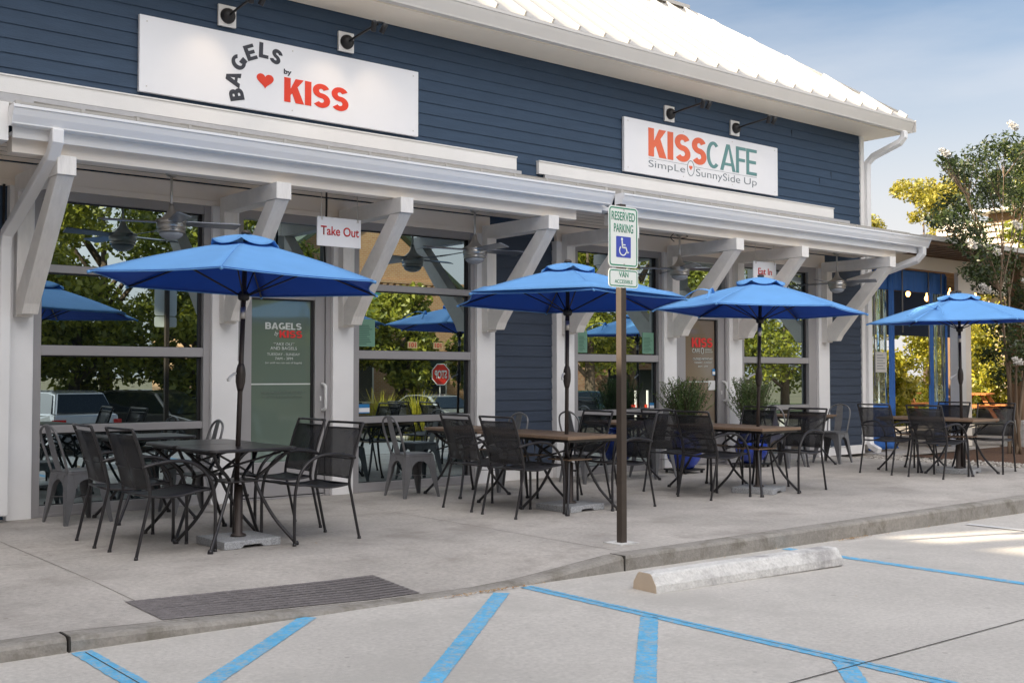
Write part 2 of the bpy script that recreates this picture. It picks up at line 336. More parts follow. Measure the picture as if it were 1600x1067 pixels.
def block_text(name, s, m, boxes, y, parent, t, depth=.006, rots=None, hx=1.4):
    """boxes: one (x0, x1, z0, z1) per letter on a wall facing -y"""
    mb = MB()
    for i, (ch, (x0, x1, z0, z1)) in enumerate(zip(s, boxes)):
        th = t if isinstance(t, float) else t[i]; asp = (x1-x0)/(z1-z0)
        for k, poly in enumerate(glyph(ch, th, asp/hx)):
            pts = [(x0+u*(x1-x0), z0+v*(z1-z0)) for u, v in poly]
            if rots:
                c_, s_ = math.cos(rots[i]), math.sin(rots[i]); cx, cz = (x0+x1)/2, (z0+z1)/2; pts = [(cx+(a-cx)*c_-(b-cz)*s_, cz+(a-cx)*s_+(b-cz)*c_) for a, b in pts]
            e = .00004*(k % 40); mb.prism(pts, 'y', y-depth/2-e, y+depth/2)
    mb.xf(Matrix.Translation(-Vector(parent.location))) if not parent.parent else mb.xf(Matrix.Translation((-9,-10.4,0)))
    return mb.build(name, m, parent)
def spread(x0, x1, z0, z1, rel, gap):
    """letter boxes with relative widths"""
    tot = sum(rel)+gap*(len(rel)-1); k = (x1-x0)/tot; out = []; x = x0
    for r_ in rel: out.append((x, x+r_*k, z0, z1)); x += (r_+gap)*k
    return out
def tag(o, label=None, cat=None, group=None, kind=None):
    if label: o['label'] = label
    if cat: o['category'] = cat
    if group: o['group'] = group
    if kind: o['kind'] = kind
    return o
def thing(name, label, cat, loc=(0,0,0), rz=0, group=None):
    o = bpy.data.objects.new(name, None); col.objects.link(o); o.location = loc; o.rotation_euler = (0,0,rz); o.empty_display_size = .1
    return tag(o, label, cat, group)
def struct(name, mb, m, **k):
    return tag(mb.build(name, m, **k), kind='structure')
def copy_tree(root, loc, rz, label, group=None, tilt=None):
    r = root.copy(); col.objects.link(r); r.location = loc; r.rotation_euler = (0,0,rz)
    if tilt: r.rotation_euler = (tilt[0], tilt[1], rz)
    r['label'] = label
    if group: r['group'] = group
    for ch in root.children:
        c = ch.copy(); col.objects.link(c); c.parent = r
        for g in ch.children:
            d = g.copy(); col.objects.link(d); d.parent = c
    return r
def text_mesh(name, s, m, x0, x1, z0, z1, y, parent, bold=0, depth=.003, mirror=False, rot=0, face=(0,-1), shear=0, spacing=1):
    """lettering standing proud of a wall that faces -y, fitted to the box x0..x1, z0..z1"""
    cu = bpy.data.curves.new(name, 'FONT'); cu.body = s; cu.size = 1; cu.offset = bold; cu.extrude = 0; cu.shear = shear; cu.space_character = spacing
    to = bpy.data.objects.new(name+'_tmp', cu); col.objects.link(to)
    dg = bpy.context.evaluated_depsgraph_get(); dg.update()
    me = bpy.data.meshes.new_from_object(to.evaluated_get(dg)); bpy.data.objects.remove(to); bpy.data.curves.remove(cu)
    n = len(me.vertices); co = np.zeros(n*3); me.vertices.foreach_get('co', co); co = co.reshape(-1, 3)
    lo = co.min(0); hi = co.max(0); u = (co[:,0]-lo[0])/(hi[0]-lo[0]); v = (co[:,1]-lo[1])/(hi[1]-lo[1])
    if mirror: u = 1-u
    X = x0+u*(x1-x0); Z = z0+v*(z1-z0)
    if rot:
        cx, cz = (x0+x1)/2, (z0+z1)/2; c, s_ = math.cos(rot), math.sin(rot)
        X, Z = cx+(X-cx)*c-(Z-cz)*s_, cz+(X-cx)*s_+(Z-cz)*c
    new = np.stack([X, np.full(n, y), Z], 1)
    me.vertices.foreach_set('co', new.ravel()); me.name = name; me.materials.clear(); me.materials.append(m); me.update()
    o = bpy.data.objects.new(name, me); col.objects.link(o)
    if parent: o.parent = parent
    so_ = o.modifiers.new('solid', 'SOLIDIFY'); so_.thickness = depth; so_.offset = 0
    return o
def leaves(centers, radii, n, size, rs, flat=.0, aspect=.5):
    """n leaf quads spread in clumps; returns verts (4n,3)"""
    rg = np.random.default_rng(rs); centers = np.array(centers, float); radii = np.array(radii, float)
    wts = radii**2; idx = rg.choice(len(centers), n, p=wts/wts.sum())
    d = rg.normal(size=(n,3)); d /= np.linalg.norm(d, axis=1)[:,None]
    rr = rg.uniform(0,1,n)**.5
    p = centers[idx]+d*(radii[idx]*rr)[:,None]*np.array([1,1,.75])
    a = rg.normal(size=(n,3)); a /= np.linalg.norm(a,axis=1)[:,None]
    nn = rg.normal(size=(n,3))*(1-flat)+d*.5+np.array([0,0,.6+flat]); b = np.cross(a, nn); b /= np.linalg.norm(b,axis=1)[:,None]+1e-9
    a = np.cross(nn, b); a /= np.linalg.norm(a,axis=1)[:,None]+1e-9
    s = size*rg.uniform(.6,1.3,n)[:,None]
    return np.stack([p-a*s, p+b*s*aspect, p+a*s, p-b*s*aspect], 1).reshape(-1,3)
def leafobj(name, v, m, parent=None, kind=None):
    n = len(v)//4; me = bpy.data.meshes.new(name); me.vertices.add(len(v)); me.vertices.foreach_set('co', np.asarray(v, np.float32).ravel())
    me.loops.add(4*n); me.loops.foreach_set('vertex_index', np.arange(4*n, dtype=np.int32)); me.polygons.add(n)
    me.polygons.foreach_set('loop_start', np.arange(0,4*n,4,dtype=np.int32)); me.polygons.foreach_set('loop_total', np.full(n,4,np.int32))
    me.materials.append(m); me.update(calc_edges=True)
    o = bpy.data.objects.new(name, me); col.objects.link(o)
    if parent: o.parent = parent
    if kind: o['kind'] = kind
    return o
# ------------------------------------------------------------ ground, parking lot, sidewalk
def zlot(x, y):
    b = -.075-.0085*min(max(x-2, 0), 10); t = min(max((2-y)/11, 0), 1)
    return b*(1-t)-.85*t
EDGE = [(-40,0),(1.76,0),(2.3,-.02),(3.2,-.062),(3.6,-.080),(4.3,-.088),(4.7,-.076),(5.57,0),(40,0)]
def zedge(x):
    for (a, za), (b, zb) in zip(EDGE, EDGE[1:]):
        if a <= x <= b: return za+(zb-za)*(x-a)/(b-a)
    return 0
def zslab(x, y): return zedge(x)*min(max((7.0-y)/1.3, 0), 1)
def grid(xs, ys, zf, smooth=False):
    m = MB(); n = len(xs)
    m.add([(x, y, zf(x, y)) for y in ys for x in xs], [(j*n+i, j*n+i+1, (j+1)*n+i+1, (j+1)*n+i) for j in range(len(ys)-1) for i in range(n-1)], 0, smooth)
    return m
def fr(a, b, s): 
    n = max(1, round((b-a)/s)); return [a+(b-a)*i/n for i in range(n+1)]
M['concrete'] = mat('weathered_sidewalk_concrete', (.450,.420,.390), .85, var=.17, vscale=1.1, bump=.5, bscale=140, var2=.15, v2scale=30, dirt=((.315,.285,.26), .50, 1.3))
M['lot'] = mat('pale_parking_concrete', (.535,.508,.475), .85, var=.10, vscale=.8, bump=.45, bscale=160, var2=.13, v2scale=38, dirt=((.45,.43,.40), .50, 1.1))
M['curb'] = mat('worn_curb_concrete', (.30,.28,.255), .85, var=.14, vscale=5, bump=.5, bscale=80, var2=.12, v2scale=40, dirt=((.15,.135,.105), .50, 4))
M['gravel'] = mat('river_gravel', (.36,.33,.30), .8, var=.5, vscale=22)
M['mulch'] = mat('pine_straw_mulch', (.105,.055,.032), .95, var=.45, vscale=30, bump=1, bscale=60)
M['lawn'] = mat('lawn', (.07,.085,.028), .95, var=.35, vscale=3, bump=.8, bscale=70)
M['earth'] = mat('earth_ground', (.13,.12,.07), .95, var=.3, vscale=.5)
specks(M['concrete'], 6, .10, .45, (.16,.14,.12)); specks(M['concrete'], 22, .16, .4, (.2,.18,.16)); specks(M['lot'], 5, .09, .4, (.22,.2,.18)); specks(M['lot'], 24, .17, .35, (.27,.25,.23))
far = [-900,-400,-150,-60,-30,-20,-14,-9,-4,2,5.4,8,20,60,150,400,900]
struct('ground', grid([-900,-300,-80,-30,0,2,12,30,60,120,300,900], far, lambda x, y: zlot(x, min(y, 5))-.06), M['earth'])
struct('parking_lot', grid([-40,-10,0,2]+fr(3,12,1)+[16,22,30,45,70], [-14,-9,-4,0,2]+fr(2.5,5.6,.31), zlot), M['lot'])
xs = [-12,-4]+fr(0,1.76,.3)+fr(1.9,6,.12)+[7,9,11,13,15.0]
xs = sorted(set(round(v, 3) for v in xs))
struct('sidewalk', grid(xs, [5.70,5.9,6.1,6.3,6.5,6.75,7.0,8,10.6], zslab), M['concrete'])
c = MB()
prof = [(5.555,-.5),(5.56,-.022),(5.572,-.006),(5.59,0),(5.695,0)]
for seg in ([x for x in xs if x <= 1.77], [1.78]+[x for x in xs if 1.765 <= x <= 5.569]+[5.57], [5.585]+[x for x in xs if x > 5.6]):
    seg = sorted(set(seg)); vs = []
    for x in seg:
        ze = max(zedge(x), zlot(x, 5.6)+.006)
        for (y, z) in prof: vs.append((x, y, (ze+z) if z > -.4 else zlot(x, 5.6)-.1))
    n = len(prof)
    c.add(vs, [(i*n+k, (i+1)*n+k, (i+1)*n+k+1, i*n+k+1) for i in range(len(seg)-1) for k in range(n-1)], 0, False)
struct('curb', c, M['curb'])
j = MB()
JR = random.Random(9)
def strip(m, p, q, w, zf, lift, n=8, jit=0):
    p = Vector((*p, 0)); q = Vector((*q, 0)); d = (q-p).normalized(); s = Vector((-d.y, d.x, 0))*w/2; vs = []
    for i in range(n+1):
        a = p+(q-p)*i/n
        for b in (a-s*(1+JR.uniform(-jit,jit)), a+s*(1+JR.uniform(-jit,jit))): vs.append((b.x, b.y, zf(b.x, b.y)+lift))
    m.add(vs, [(2*i, 2*i+1, 2*i+3, 2*i+2) for i in range(n)])
js = MB()
for x in (2.36, 5.70, 9.05, 12.4): strip(js, (x, 5.71), (x, 10.2), .006, zslab, .002)
strip(js, (-4, 7.9), (15, 7.9), .004, zslab, .002, 40)
struct('sidewalk_joints', js, M['jointsoft'])
strip(j, (-4, 3.05), (30, 3.02), .008, zlot, .0045, 40); strip(j, (4.65, 5.5), (4.65, -4), .005, zlot, .0045, 30); strip(j, (1.83, 5.5), (1.83, -4), .006, zlot, .0045, 30)
j.box(1.768, 1.776, 5.552, 5.70, -.09, .001); j.box(5.573, 5.582, 5.552, 5.70, -.11, .002)
struct('concrete_joints', j, M['joint_and_shade'])
bl = MB()
for p, q in (((4.64,5.52),(4.64,-3)),((7.36,5.52),(7.36,-3)),((1.82,5.53),(1.82,-3)),((3.07,5.55),(1.90,4.46)),((4.38,5.45),(1.90,3.16)),((4.60,4.39),(1.90,1.88)),((4.60,3.12),(1.9,.6))):
    strip(bl, p, q, .10, zlot, .003, 220, .07)
struct('blue_road_marking', bl, M['bluepaint'])
wl = MB(); strip(wl, (10.02, 5.42), (10.0, -3), .10, zlot, .007, 14); strip(wl, (12.7, 5.42), (12.7, -3), .10, zlot, .007, 14)
struct('white_road_marking', wl, M['whitepaint'])
mm = MB()
for i in range(8):
    for k in range(2):
        x0 = 2.30+i*.206; y0 = 5.712+k*.28
        for a in fr(x0+.002, x0+.204, .0505)[:-1]:
            for b in fr(y0+.002, y0+.278, .0552)[:-1]:
                z = zslab(a+.025, b+.027)
                mm.add([(a,b,z+.004),(a+.0505,b,z+.004),(a+.0505,b+.0552,z+.004),(a,b+.0552,z+.004)], [(0,1,2,3)])
                cx, cy = a+.025, b+.027+(.0138 if int(round(a/.0505)) % 2 else -.0138)
                mm.add([(cx-.012,cy-.010,z+.0045),(cx+.012,cy-.010,z+.0045),(cx+.012,cy+.010,z+.0045),(cx-.012,cy+.010,z+.0045),(cx,cy,z+.008)], [(0,1,4),(1,2,4),(2,3,4),(3,0,4)])
        strip(mm, (x0,y0), (x0,y0+.28), .003, zslab, .006, 2)
tag(mm.build('tactile_paving', M['mat']), kind='structure')
struct('gravel_bed', grid([15.0,15.5,16.1], [4.4,6,8,10,12], lambda x, y: -.045), M['gravel'])
pb = MB(); rg = random.Random(3)
for i in range(2600):
    x = rg.uniform(15.02, 16.2); y = rg.uniform(5.2, 10.2); r = rg.uniform(.012, .032); a = rg.uniform(0, 3.1)
    pts = [(x+r*math.cos(a+k*math.pi/3)*rg.uniform(.7,1.2), y+r*math.sin(a+k*math.pi/3)*rg.uniform(.7,1.2), -.042) for k in range(6)]
    tp = [(x+(p[0]-x)*.55, y+(p[1]-y)*.55, -.042+r*rg.uniform(.5,.9)) for p in pts]
    pb.add(pts+tp, [tuple(range(6,12))]+[(k,(k+1)%6,6+(k+1)%6,6+k) for k in range(6)])
def pebblemat():
    m = leafmat('pebble', (.16,.14,.12), (.62,.58,.53), 0); return m
tag(pb.build('gravel', pebblemat(), fixn=False), 'loose grey and tan river gravel beside the end of the sidewalk', 'gravel', kind='stuff')
struct('mulch_bed', grid([16.1,17,18.5,20.5], [4.4,6,8,9.8], lambda x, y: -.03+.03*math.sin(x*3)*math.cos(y*2.3)), M['mulch'])
struct('lawn', grid([20.5,26,34,60,120], [4.4,9,16,30,60,120], lambda x, y: -.04+.01*max(0, y-20)), M['lawn'])
struct('lawn_strip', grid([16,20.5,26], [15.2,30,60], lambda x, y: -.035), M['lawn'])
struct('verge', grid([-40,0,20,45,70], [-90,-40,-20,-14.1], lambda x, y: -.84), M['lawn'])
# fallen leaves against the curb
lf = []
rg2 = np.random.default_rng(5)
def litter(n, fx, fy, s, lift=.006):
    P = []
    for i in range(n):
        x, y = fx(), fy(); z = (zlot(x, y) if y < 5.56 else zslab(x, y))+lift; a = rg2.uniform(0, 6.28); s_ = s*rg2.uniform(.5, 1.4)
        d = np.array([math.cos(a), math.sin(a), rg2.uniform(-.2,.4)])*s_; e = np.array([-math.sin(a), math.cos(a), rg2.uniform(-.2,.2)])*s_*.35; c0 = np.array([x, y, z+.004])
        P += [c0-d, c0+e, c0+d, c0-e]
    return P
lf += litter(150, lambda: rg2.normal(4.35, .22), lambda: 5.54-abs(rg2.normal(0, .025)), .012)
lf += litter(60, lambda: rg2.normal(8.3, .15), lambda: 5.53-abs(rg2.normal(0, .03)), .014)
lf += litter(110, lambda: rg2.uniform(5.8, 14), lambda: 5.54-abs(rg2.normal(0, .03)), .011)
lf += litter(40, lambda: rg2.uniform(2.2, 14), lambda: rg2.uniform(3.2, 9.5), .010)
tag(leafobj('leaf_litter', np.array(lf), leafmat('dry_leaf', (.30,.12,.03), (.50,.34,.14), .1)), 'dry brown leaf litter scattered along the foot of the curb', 'leaf litter', kind='stuff')

# ------------------------------------------------------------ cafe building
cafe = thing('cafe_building', 'navy clapboard cafe building with white metal roof, bracketed porch and storefront windows', 'building', (9,10.4,0))
def P(mb, name, m, label=None, parent=cafe, **k):
    mb.xf(Matrix.Translation((-9,-10.4,0)))
    o = mb.build(name, m, parent, **k)
    if label: o['label'] = label
    return o
YW = 10.40
def siding(x0, x1, z0, z1, y=YW, e=.133):
    m = MB(); z = z1
    while z > z0+1e-3:
        zb = max(z-e, z0); t = .014
        m.add([(x0,y-t,zb),(x1,y-t,zb),(x1,y-.002,z),(x0,y-.002,z),(x0,y,zb),(x1,y,zb)], [(0,1,2,3),(0,4,5,1)]); z = zb
    return m
def butt(m, x0, x1, z0, z1, y=YW, e=.133, n=1.2):
    """vertical butt joints between boards"""
    r = random.Random(int(x0*10)); z = z1
    while z > z0+.1:
        x = x0+r.uniform(.5, 3.6)
        while x < x1-.2:
            m.box(x, x+.003, y-.0152, y-.004, z-e+.001, z-.02); x += 3.66
        z -= e
w = MB(); w.box(-6, 15.93, YW, YW+.15, 2.95, 5.3); w.box(-6, 2.94, YW, YW+.15, 0, 2.945); w.box(8.14, 9.2, YW, YW+.15, 0, 2.945); w.box(14.86, 15.93, YW, YW+.15, 0, 2.945); w.box(2.941, 8.139, YW+.2, YW+.25, 0, 2.945); w.box(9.201, 14.859, YW+.2, YW+.25, 0, 2.945); w.box(15.78, 15.93, YW+.15, 14.6, 0, 5.3); w.box(-6, 15.93, 14.6, 14.75, 0, 5.3); w.box(-6,-5.85,YW+.15,14.6,0,5.3)
P(w, 'wall', M['navy'])
b = siding(-6, 15.9, 3.05, 5.2); r5 = random.Random(4); z = 5.2
while z > 3.95:
    for x in (r5.uniform(-4,2), r5.uniform(3,9), r5.uniform(9.5,15.5)):
        if r5.random() < .45: b.box(x, x+.0022, YW-.0152, YW-.004, z-.132, z-.018, 1)
    z -= .133
P(b, 'upper_siding', [M['navy'], M['joint_and_shade']])
P(siding(8.16, 9.18, .14, 3.1), 'siding_panel', M['grey_side'])
P(siding(14.88, 15.9, .14, 3.1), 'siding_panel', M['grey_side'])
m = MB(); m.box(8.18,9.16,YW-.03,YW,0,.14); P(m, 'base_board', M['white'], bevel=.004)
m = MB(); m.box(14.90,15.95,YW-.03,YW,0,.14); P(m, 'base_board', M['white'], bevel=.004)
m = MB(); m.box(15.9,16.0,YW-.035,YW+.1,0.14,5.21); P(m, 'corner_board', M['white'], bevel=.004)
# header boards over the storefront
m = MB(); m.box(2.3,8.14,10.35,YW,2.945,3.155); m.box(9.2,14.86,10.35,YW,2.945,3.155)
m.box(2.3,8.14,10.335,10.35,2.945,3.0); m.box(9.2,14.86,10.335,10.35,2.945,3.0)
P(m, 'header_board', M['cream'], bevel=.003)
m = MB(); m.box(2.1,15.6,9.36,10.33,3.165,3.20); P(m, 'porch_ceiling', M['cream'])
m = MB()
for y in (9.55,9.74,9.93,10.12): m.box(2.1,15.6,y,y+.007,3.1635,3.166)
P(m, 'ceiling_grooves', M['joint_and_shade'])
POSTS = [(2.73,2.94),(4.62,4.90),(5.98,6.235),(7.91,8.18),(9.16,9.46),(11.11,11.36),(12.47,12.76),(14.62,14.9)]
for a, b_ in POSTS:
    m = MB(); m.box(a,b_,10.30,YW,0,2.945); P(m, 'post', M['post_white'], bevel=.005)
    cx = (a+b_)/2
    m = MB(); m.box(cx-.07,cx+.07,10.195,10.297,1.78,3.03); P(m, 'back_plate', M['wood_white'], bevel=.004)
    m = MB(); m.box(cx-.075,cx+.075,9.09,10.193,2.875,3.028); P(m, 'outrigger_beam', M['wood_white'], bevel=.005)
    m = MB()  # diagonal strut, plumb cut at the foot, slightly bowed
    up = [(10.193,1.80),(10.193,1.98),(9.86,2.40),(9.55,2.68),(9.30,2.873),(9.14,2.873),(9.42,2.56),(9.72,2.24),(9.98,1.90),(10.03,1.80)]
    up = [(10.193,1.80),(10.193,2.00),(9.31,2.873),(9.12,2.873),(9.99,1.885),(10.04,1.80)]
    m.prism(up, 'x', cx-.068, cx+.068); P(m, 'diagonal_strut', M['wood_white'], bevel=.004)
# porch front: header beam, fascia, gutter
for (x0, x1, hx1) in ((2.40,8.86,8.50),(9.02,15.62,15.05)):
    m = MB(); m.box(x0+.05,hx1,9.22,9.36,3.032,3.16); P(m, 'header_beam', M['cream'], bevel=.004)
    m = MB(); m.box(x0+.03,x1-.05,9.125,9.145,3.13,3.33); m.box(x0+.03,x1-.05,9.145,9.36,3.165,3.18); P(m, 'fascia', M['white'])
    m = MB(); pr = [(9.123,3.215),(9.04,3.215),(9.03,3.222),(9.03,3.232),(9.02,3.25),(9.0,3.285),(8.985,3.325),(8.985,3.34),(8.97,3.34),(8.97,3.362),(8.985,3.362),(8.99,3.355),(9.12,3.355)]
    m.prism(pr, 'x', x0, x1)
    m.prism([(9.125,3.21),(9.025,3.21),(8.965,3.34),(8.965,3.366),(9.125,3.366)], 'x', x0-.006, x0-.0005); m.prism([(9.125,3.21),(9.025,3.21),(8.965,3.34),(8.965,3.366),(9.125,3.366)], 'x', x1+.0005, x1+.006)
    P(m, 'porch_gutter', M['gutter'], 'white K-style porch gutter')
    m = MB(); m.prism([(9.06,3.375),(10.335,3.690),(10.335,3.66),(9.15,3.36),(9.06,3.355)], 'x', x0+.05, x1-.05)
    P(m, 'porch_roof', M['roof'])
    m = MB(); x = 2.94
    while x < x1-.08:
        if x > x0+.1:
            m.add([(x-.012,9.05,3.374),(x+.012,9.05,3.374),(x+.012,10.33,3.688),(x-.012,10.33,3.688),(x-.012,9.05,3.412),(x+.012,9.05,3.412),(x+.012,10.33,3.722),(x-.012,10.33,3.722)],
                  [(0,1,5,4),(1,2,6,5),(2,3,7,6),(3,0,4,7),(4,5,6,7)])
        x += .452
    m.box(x0+.06,x1-.06,9.062,9.075,3.378,3.405); dk = MB(); dk.box(x0+.06,x1-.06,9.040,9.058,3.364,3.380); P(dk, 'drip_shadow_strip', M['joint_and_shade'])  # dark strip stands in for the shadow under the roof drip edge
    for xe in (x0+.05, x1-.05): m.box(xe-.02,xe+.02,9.05,9.10,3.37,3.41)
    P(m, 'standing_seams', M['roof'])
m = MB(); m.box(8.80,9.10,9.35,9.42,3.2,3.42); m.box(8.74,9.14,9.15,9.35,3.165,3.21); P(m, 'roof_gap_board', M['white'])
for x0, x1 in ((-6,8.54),(8.9,15.09)):
    m = MB(); m.box(x0,x1,10.335,10.385,3.765,3.915); m.box(x0-.004,x1+.004,10.322,10.388,3.9155,3.928); P(m, 'band_board', M['white'])
    m = MB(); m.box(x0+(.1 if x0 > 0 else 0),x1+(.08 if x0 < 0 else .45),10.337,10.37,3.60,3.762); P(m, 'flashing', M['flash'])
m = MB(); m.box(-6,2.28,9.40,9.42,3.10,3.33); m.prism([(9.4,3.215),(9.31,3.215),(9.26,3.34),(9.26,3.362),(9.4,3.362)], 'x', -6, 2.27); m.prism([(9.30,3.372),(10.385,3.775),(10.385,3.735),(9.32,3.34)], 'x', -6, 2.3); P(m, 'side_porch_gutter', M['gutter'])
m = MB(); m.box(-6,2.3,9.42,10.33,3.10,3.14); P(m, 'side_porch_ceiling', M['cream'])
m = MB(); m.box(2.30,2.40,9.13,10.38,3.1,3.4); P(m, 'porch_end_board', M['white'])
# main eaves
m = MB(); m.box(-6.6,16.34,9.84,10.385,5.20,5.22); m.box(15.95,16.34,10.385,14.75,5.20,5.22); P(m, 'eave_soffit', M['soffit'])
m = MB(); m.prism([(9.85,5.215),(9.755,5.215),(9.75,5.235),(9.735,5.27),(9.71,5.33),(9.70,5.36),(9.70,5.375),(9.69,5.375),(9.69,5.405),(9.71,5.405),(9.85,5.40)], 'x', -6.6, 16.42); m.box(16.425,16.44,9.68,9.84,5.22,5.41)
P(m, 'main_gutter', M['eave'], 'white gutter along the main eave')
EX0, EX1, EY0, EY1, EZ = -8.5, 16.45, 9.735, 14.9, 5.43; K = .75; hy = (EY1-EY0)/2; RZ = EZ+K*hy; ry = EY0+hy
m = MB()
v = [(EX0,EY0,EZ),(EX1,EY0,EZ),(EX1,EY1,EZ),(EX0,EY1,EZ),(EX0+hy,ry,RZ),(EX1-hy,ry,RZ)]
m.add(v, [(0,1,5,4),(1,2,5),(2,3,4,5),(3,0,4)]); m.add([(a,b2,c2-.05) for a,b2,c2 in v], [(0,4,5,1),(1,5,2),(2,5,4,3),(3,4,0)]); 
m.add([v[0],v[1],(EX1,EY0,EZ-.05),(EX0,EY0,EZ-.05)],[(0,1,2,3)]); m.add([v[1],v[2],(EX1,EY1,EZ-.05),(EX1,EY0,EZ-.05)],[(0,1,2,3)])
x = 9.87-.424*40
def seam(m, a, b, w=.016, h=.055):
    a = Vector(a); b = Vector(b); d = (b-a).normalized(); s = d.cross(Vector((0,0,1))).normalized()*w; n = s.cross(d).normalized()*h
    if n.z < 0: n = -n
    vs = [a-s,a+s,b+s,b-s,a-s+n,a+s+n,b+s+n,b-s+n]; m.add(vs, [(0,1,5,4),(1,2,6,5),(2,3,7,6),(3,0,4,7),(4,5,6,7)])
while x < EX1-.2:
    t = min(hy, EX1-x, x-EX0)
    if t > .2: seam(m, (x,EY0+.005,EZ+.002), (x,EY0+t-.08,EZ+K*(t-.08)))
    x += .424
y = EY0+.4
while y < EY1-.2:
    t = min(y-EY0, EY1-y)-.15; seam(m, (EX1,y,EZ+.002), (EX1-t,y,EZ+K*t), .012, .02); y += .424
P(m, 'roof', M['roof'], 'white standing seam hip roof')
m = MB(); m.tube([Vector(v[1])+Vector((-.12,.12,.09)),v[5]], .032, n=10); m.tube([v[2],v[5]], .032, n=10); seam(m, (EX0+hy,ry,RZ+.0), (EX1-hy,ry,RZ), .07, .06); P(m, 'ridge_cap', M['roof'])
# downspouts
def spout(pts, name='downspout', r=.066):
    m = MB(); m.tube(pts, r, n=4, sub=0); return P(m, name, M['gutter'], bevel=.012)
spout([(2.74,9.05,3.22),(2.74,9.05,3.13),(2.735,9.14,3.02),(2.70,9.98,2.62),(2.67,10.16,2.50),(2.665,10.2,2.38),(2.665,10.2,.06)])
spout([(16.20,9.76,5.22),(16.20,9.76,5.12),(16.18,9.82,5.04),(16.07,10.24,4.86),(16.04,10.33,4.76),(16.04,10.34,4.6),(16.04,10.34,.22),(16.02,10.30,.12),(15.98,10.12,.05)])
spout([(15.5,9.05,3.22),(15.5,9.05,3.12),(15.47,9.12,3.03),(15.30,9.60,2.86),(15.1,10.1,2.72)])
m = MB(); m.tube([(2.685,10.33,2.95),(2.685,10.33,.1)], .012, n=6); P(m, 'conduit', M['black'])

# ------------------------------------------------------------ storefront windows and doors
def window(x0, x1, g0, g1, rails, bottoms=0.0, label=None):
    """x0..x1 frame, g0..g1 glass, rails = [(z0,z1)...] glass rows"""
    f = MB(); f.box(x0,g0,10.345,10.46,0,2.945); f.box(g1,x1,10.345,10.46,0,2.945)
    z = 0
    for a, b2 in rails: f.box(g0,g1,10.350,10.455,z,a); z = b2
    f.box(g0,g1,10.350,10.455,z,2.945)
    f.box(g0,g1,10.343,10.36,0.0,.03)
    fo = P(f, 'window', M['frame'], label, bevel=.004)
    g = MB()
    for a, b2 in rails: g.box(g0-.01,g1+.01,10.415,10.421,a-.01,b2+.01)
    g.xf(Matrix.Translation((-9,-10.4,0))); g.build('pane', M['glass'], fo)
    k = MB()
    for a, b2 in rails:
        for (p0,p1,q0,q1) in ((g0,g1,b2-.012,b2),(g0,g1,a,a+.006),(g1-.035,g1,a,b2)): k.box(p0+.001,p1-.001,10.400,10.4145,q0,q1)
    k.xf(Matrix.Translation((-9,-10.4,0))); k.build('gasket', M['black'], fo)
    return fo
ROWS = [(.10,.75),(.82,1.45),(1.54,2.20),(2.27,2.86)]
window(2.94,4.62,3.02,4.55,ROWS); window(6.235,7.91,6.33,7.85,ROWS); window(9.46,11.11,9.56,11.05,ROWS); window(12.76,14.62,12.86,14.42,ROWS)
def door(x0, x1, l0, l1, g0, g1, gm, trans, hx):
    f = MB(); f.box(x0,l0,10.345,10.46,0,2.945); f.box(l1,x1,10.345,10.46,0,2.945); f.box(l0,l1,10.35,10.455,2.16,2.27); f.box(l0,l1,10.35,10.455,2.86,2.945); f.box(l0,l1,10.36,10.455,0,.02)
    P(f, 'door_frame', M['frame'], bevel=.004)
    t = MB(); t.box(l0,l1,10.415,10.421,2.27,2.86); P(t, 'transom_pane', M['glass'])
    d = MB(); d.box(l0+.004,g0,10.365,10.44,.03,2.152); d.box(g1,l1-.004,10.365,10.44,.03,2.152); d.box(g0,g1,10.366,10.439,.03,.38); d.box(g0,g1,10.366,10.439,2.06,2.152)
    do = P(d, 'door', M['frame'], bevel=.004)
    g = MB(); g.box(g0-.008,g1+.008,10.41,10.418,.37,2.07); g.xf(Matrix.Translation((-9,-10.4,0))); g.build('pane', gm, do)
    k = MB(); k.box(g1-.03,g1-.001,10.395,10.4095,.381,2.058); k.box(g0+.001,g1-.031,10.395,10.4095,2.046,2.058); k.xf(Matrix.Translation((-9,-10.4,0))); k.build('gasket', M['black'], do)
    h = MB(); h.tube([(hx,10.364,.90),(hx,10.30,.915),(hx,10.285,.95),(hx,10.285,1.13),(hx,10.30,1.165),(hx,10.364,1.18)], .016, n=8, sub=4); h.box(hx-.03,hx-.012,10.355,10.364,1.0,1.05)
    h.xf(Matrix.Translation((-9,-10.4,0))); h.build('handle', M['pull'], do)
    p = MB(); p.box(g0+.002,g1-.032,10.404,10.4088,1.172,1.186); p.xf(Matrix.Translation((-9,-10.4,0))); p.build('push_bar', M['vinylwhite'], do)
    return do
d1 = door(4.90,5.98,4.97,5.92,5.075,5.80,M['doorglass'],None,5.885); d1['label'] = 'frosted green glass door with bagel lettering'
d2 = door(11.36,12.47,11.44,12.44,11.61,12.30,M['doorglass2'],None,12.385); d2['label'] = 'frosted brown glass door with cafe lettering'
def T(*a, **k):  # text on the cafe (sub-part of a door)
    o = text_mesh(*a, **k); return o
def dt(do, s, x0, x1, z0, z1, m=None, **k):
    o = text_mesh('door_lettering', s, m or M['vinylwhite'], x0, x1, z0, z1, 10.4025, do, depth=.001, **k); 
    o.data.transform(Matrix.Translation((-9,-10.4,0))); return o
block_text('door_lettering','BAGELS',M['vinylwhite'],spread(5.243,5.66,1.745,1.815,[.8,.9,.9,.68,.62,.8],.07),10.4025,d1,.20,.001); block_text('door_lettering','KISS',M['vinylred'],spread(5.405,5.668,1.66,1.735,[.30,.10,.28,.28],.02),10.4025,d1,.20,.001); dt(d1,'by',5.345,5.40,1.67,1.725,shear=.5)
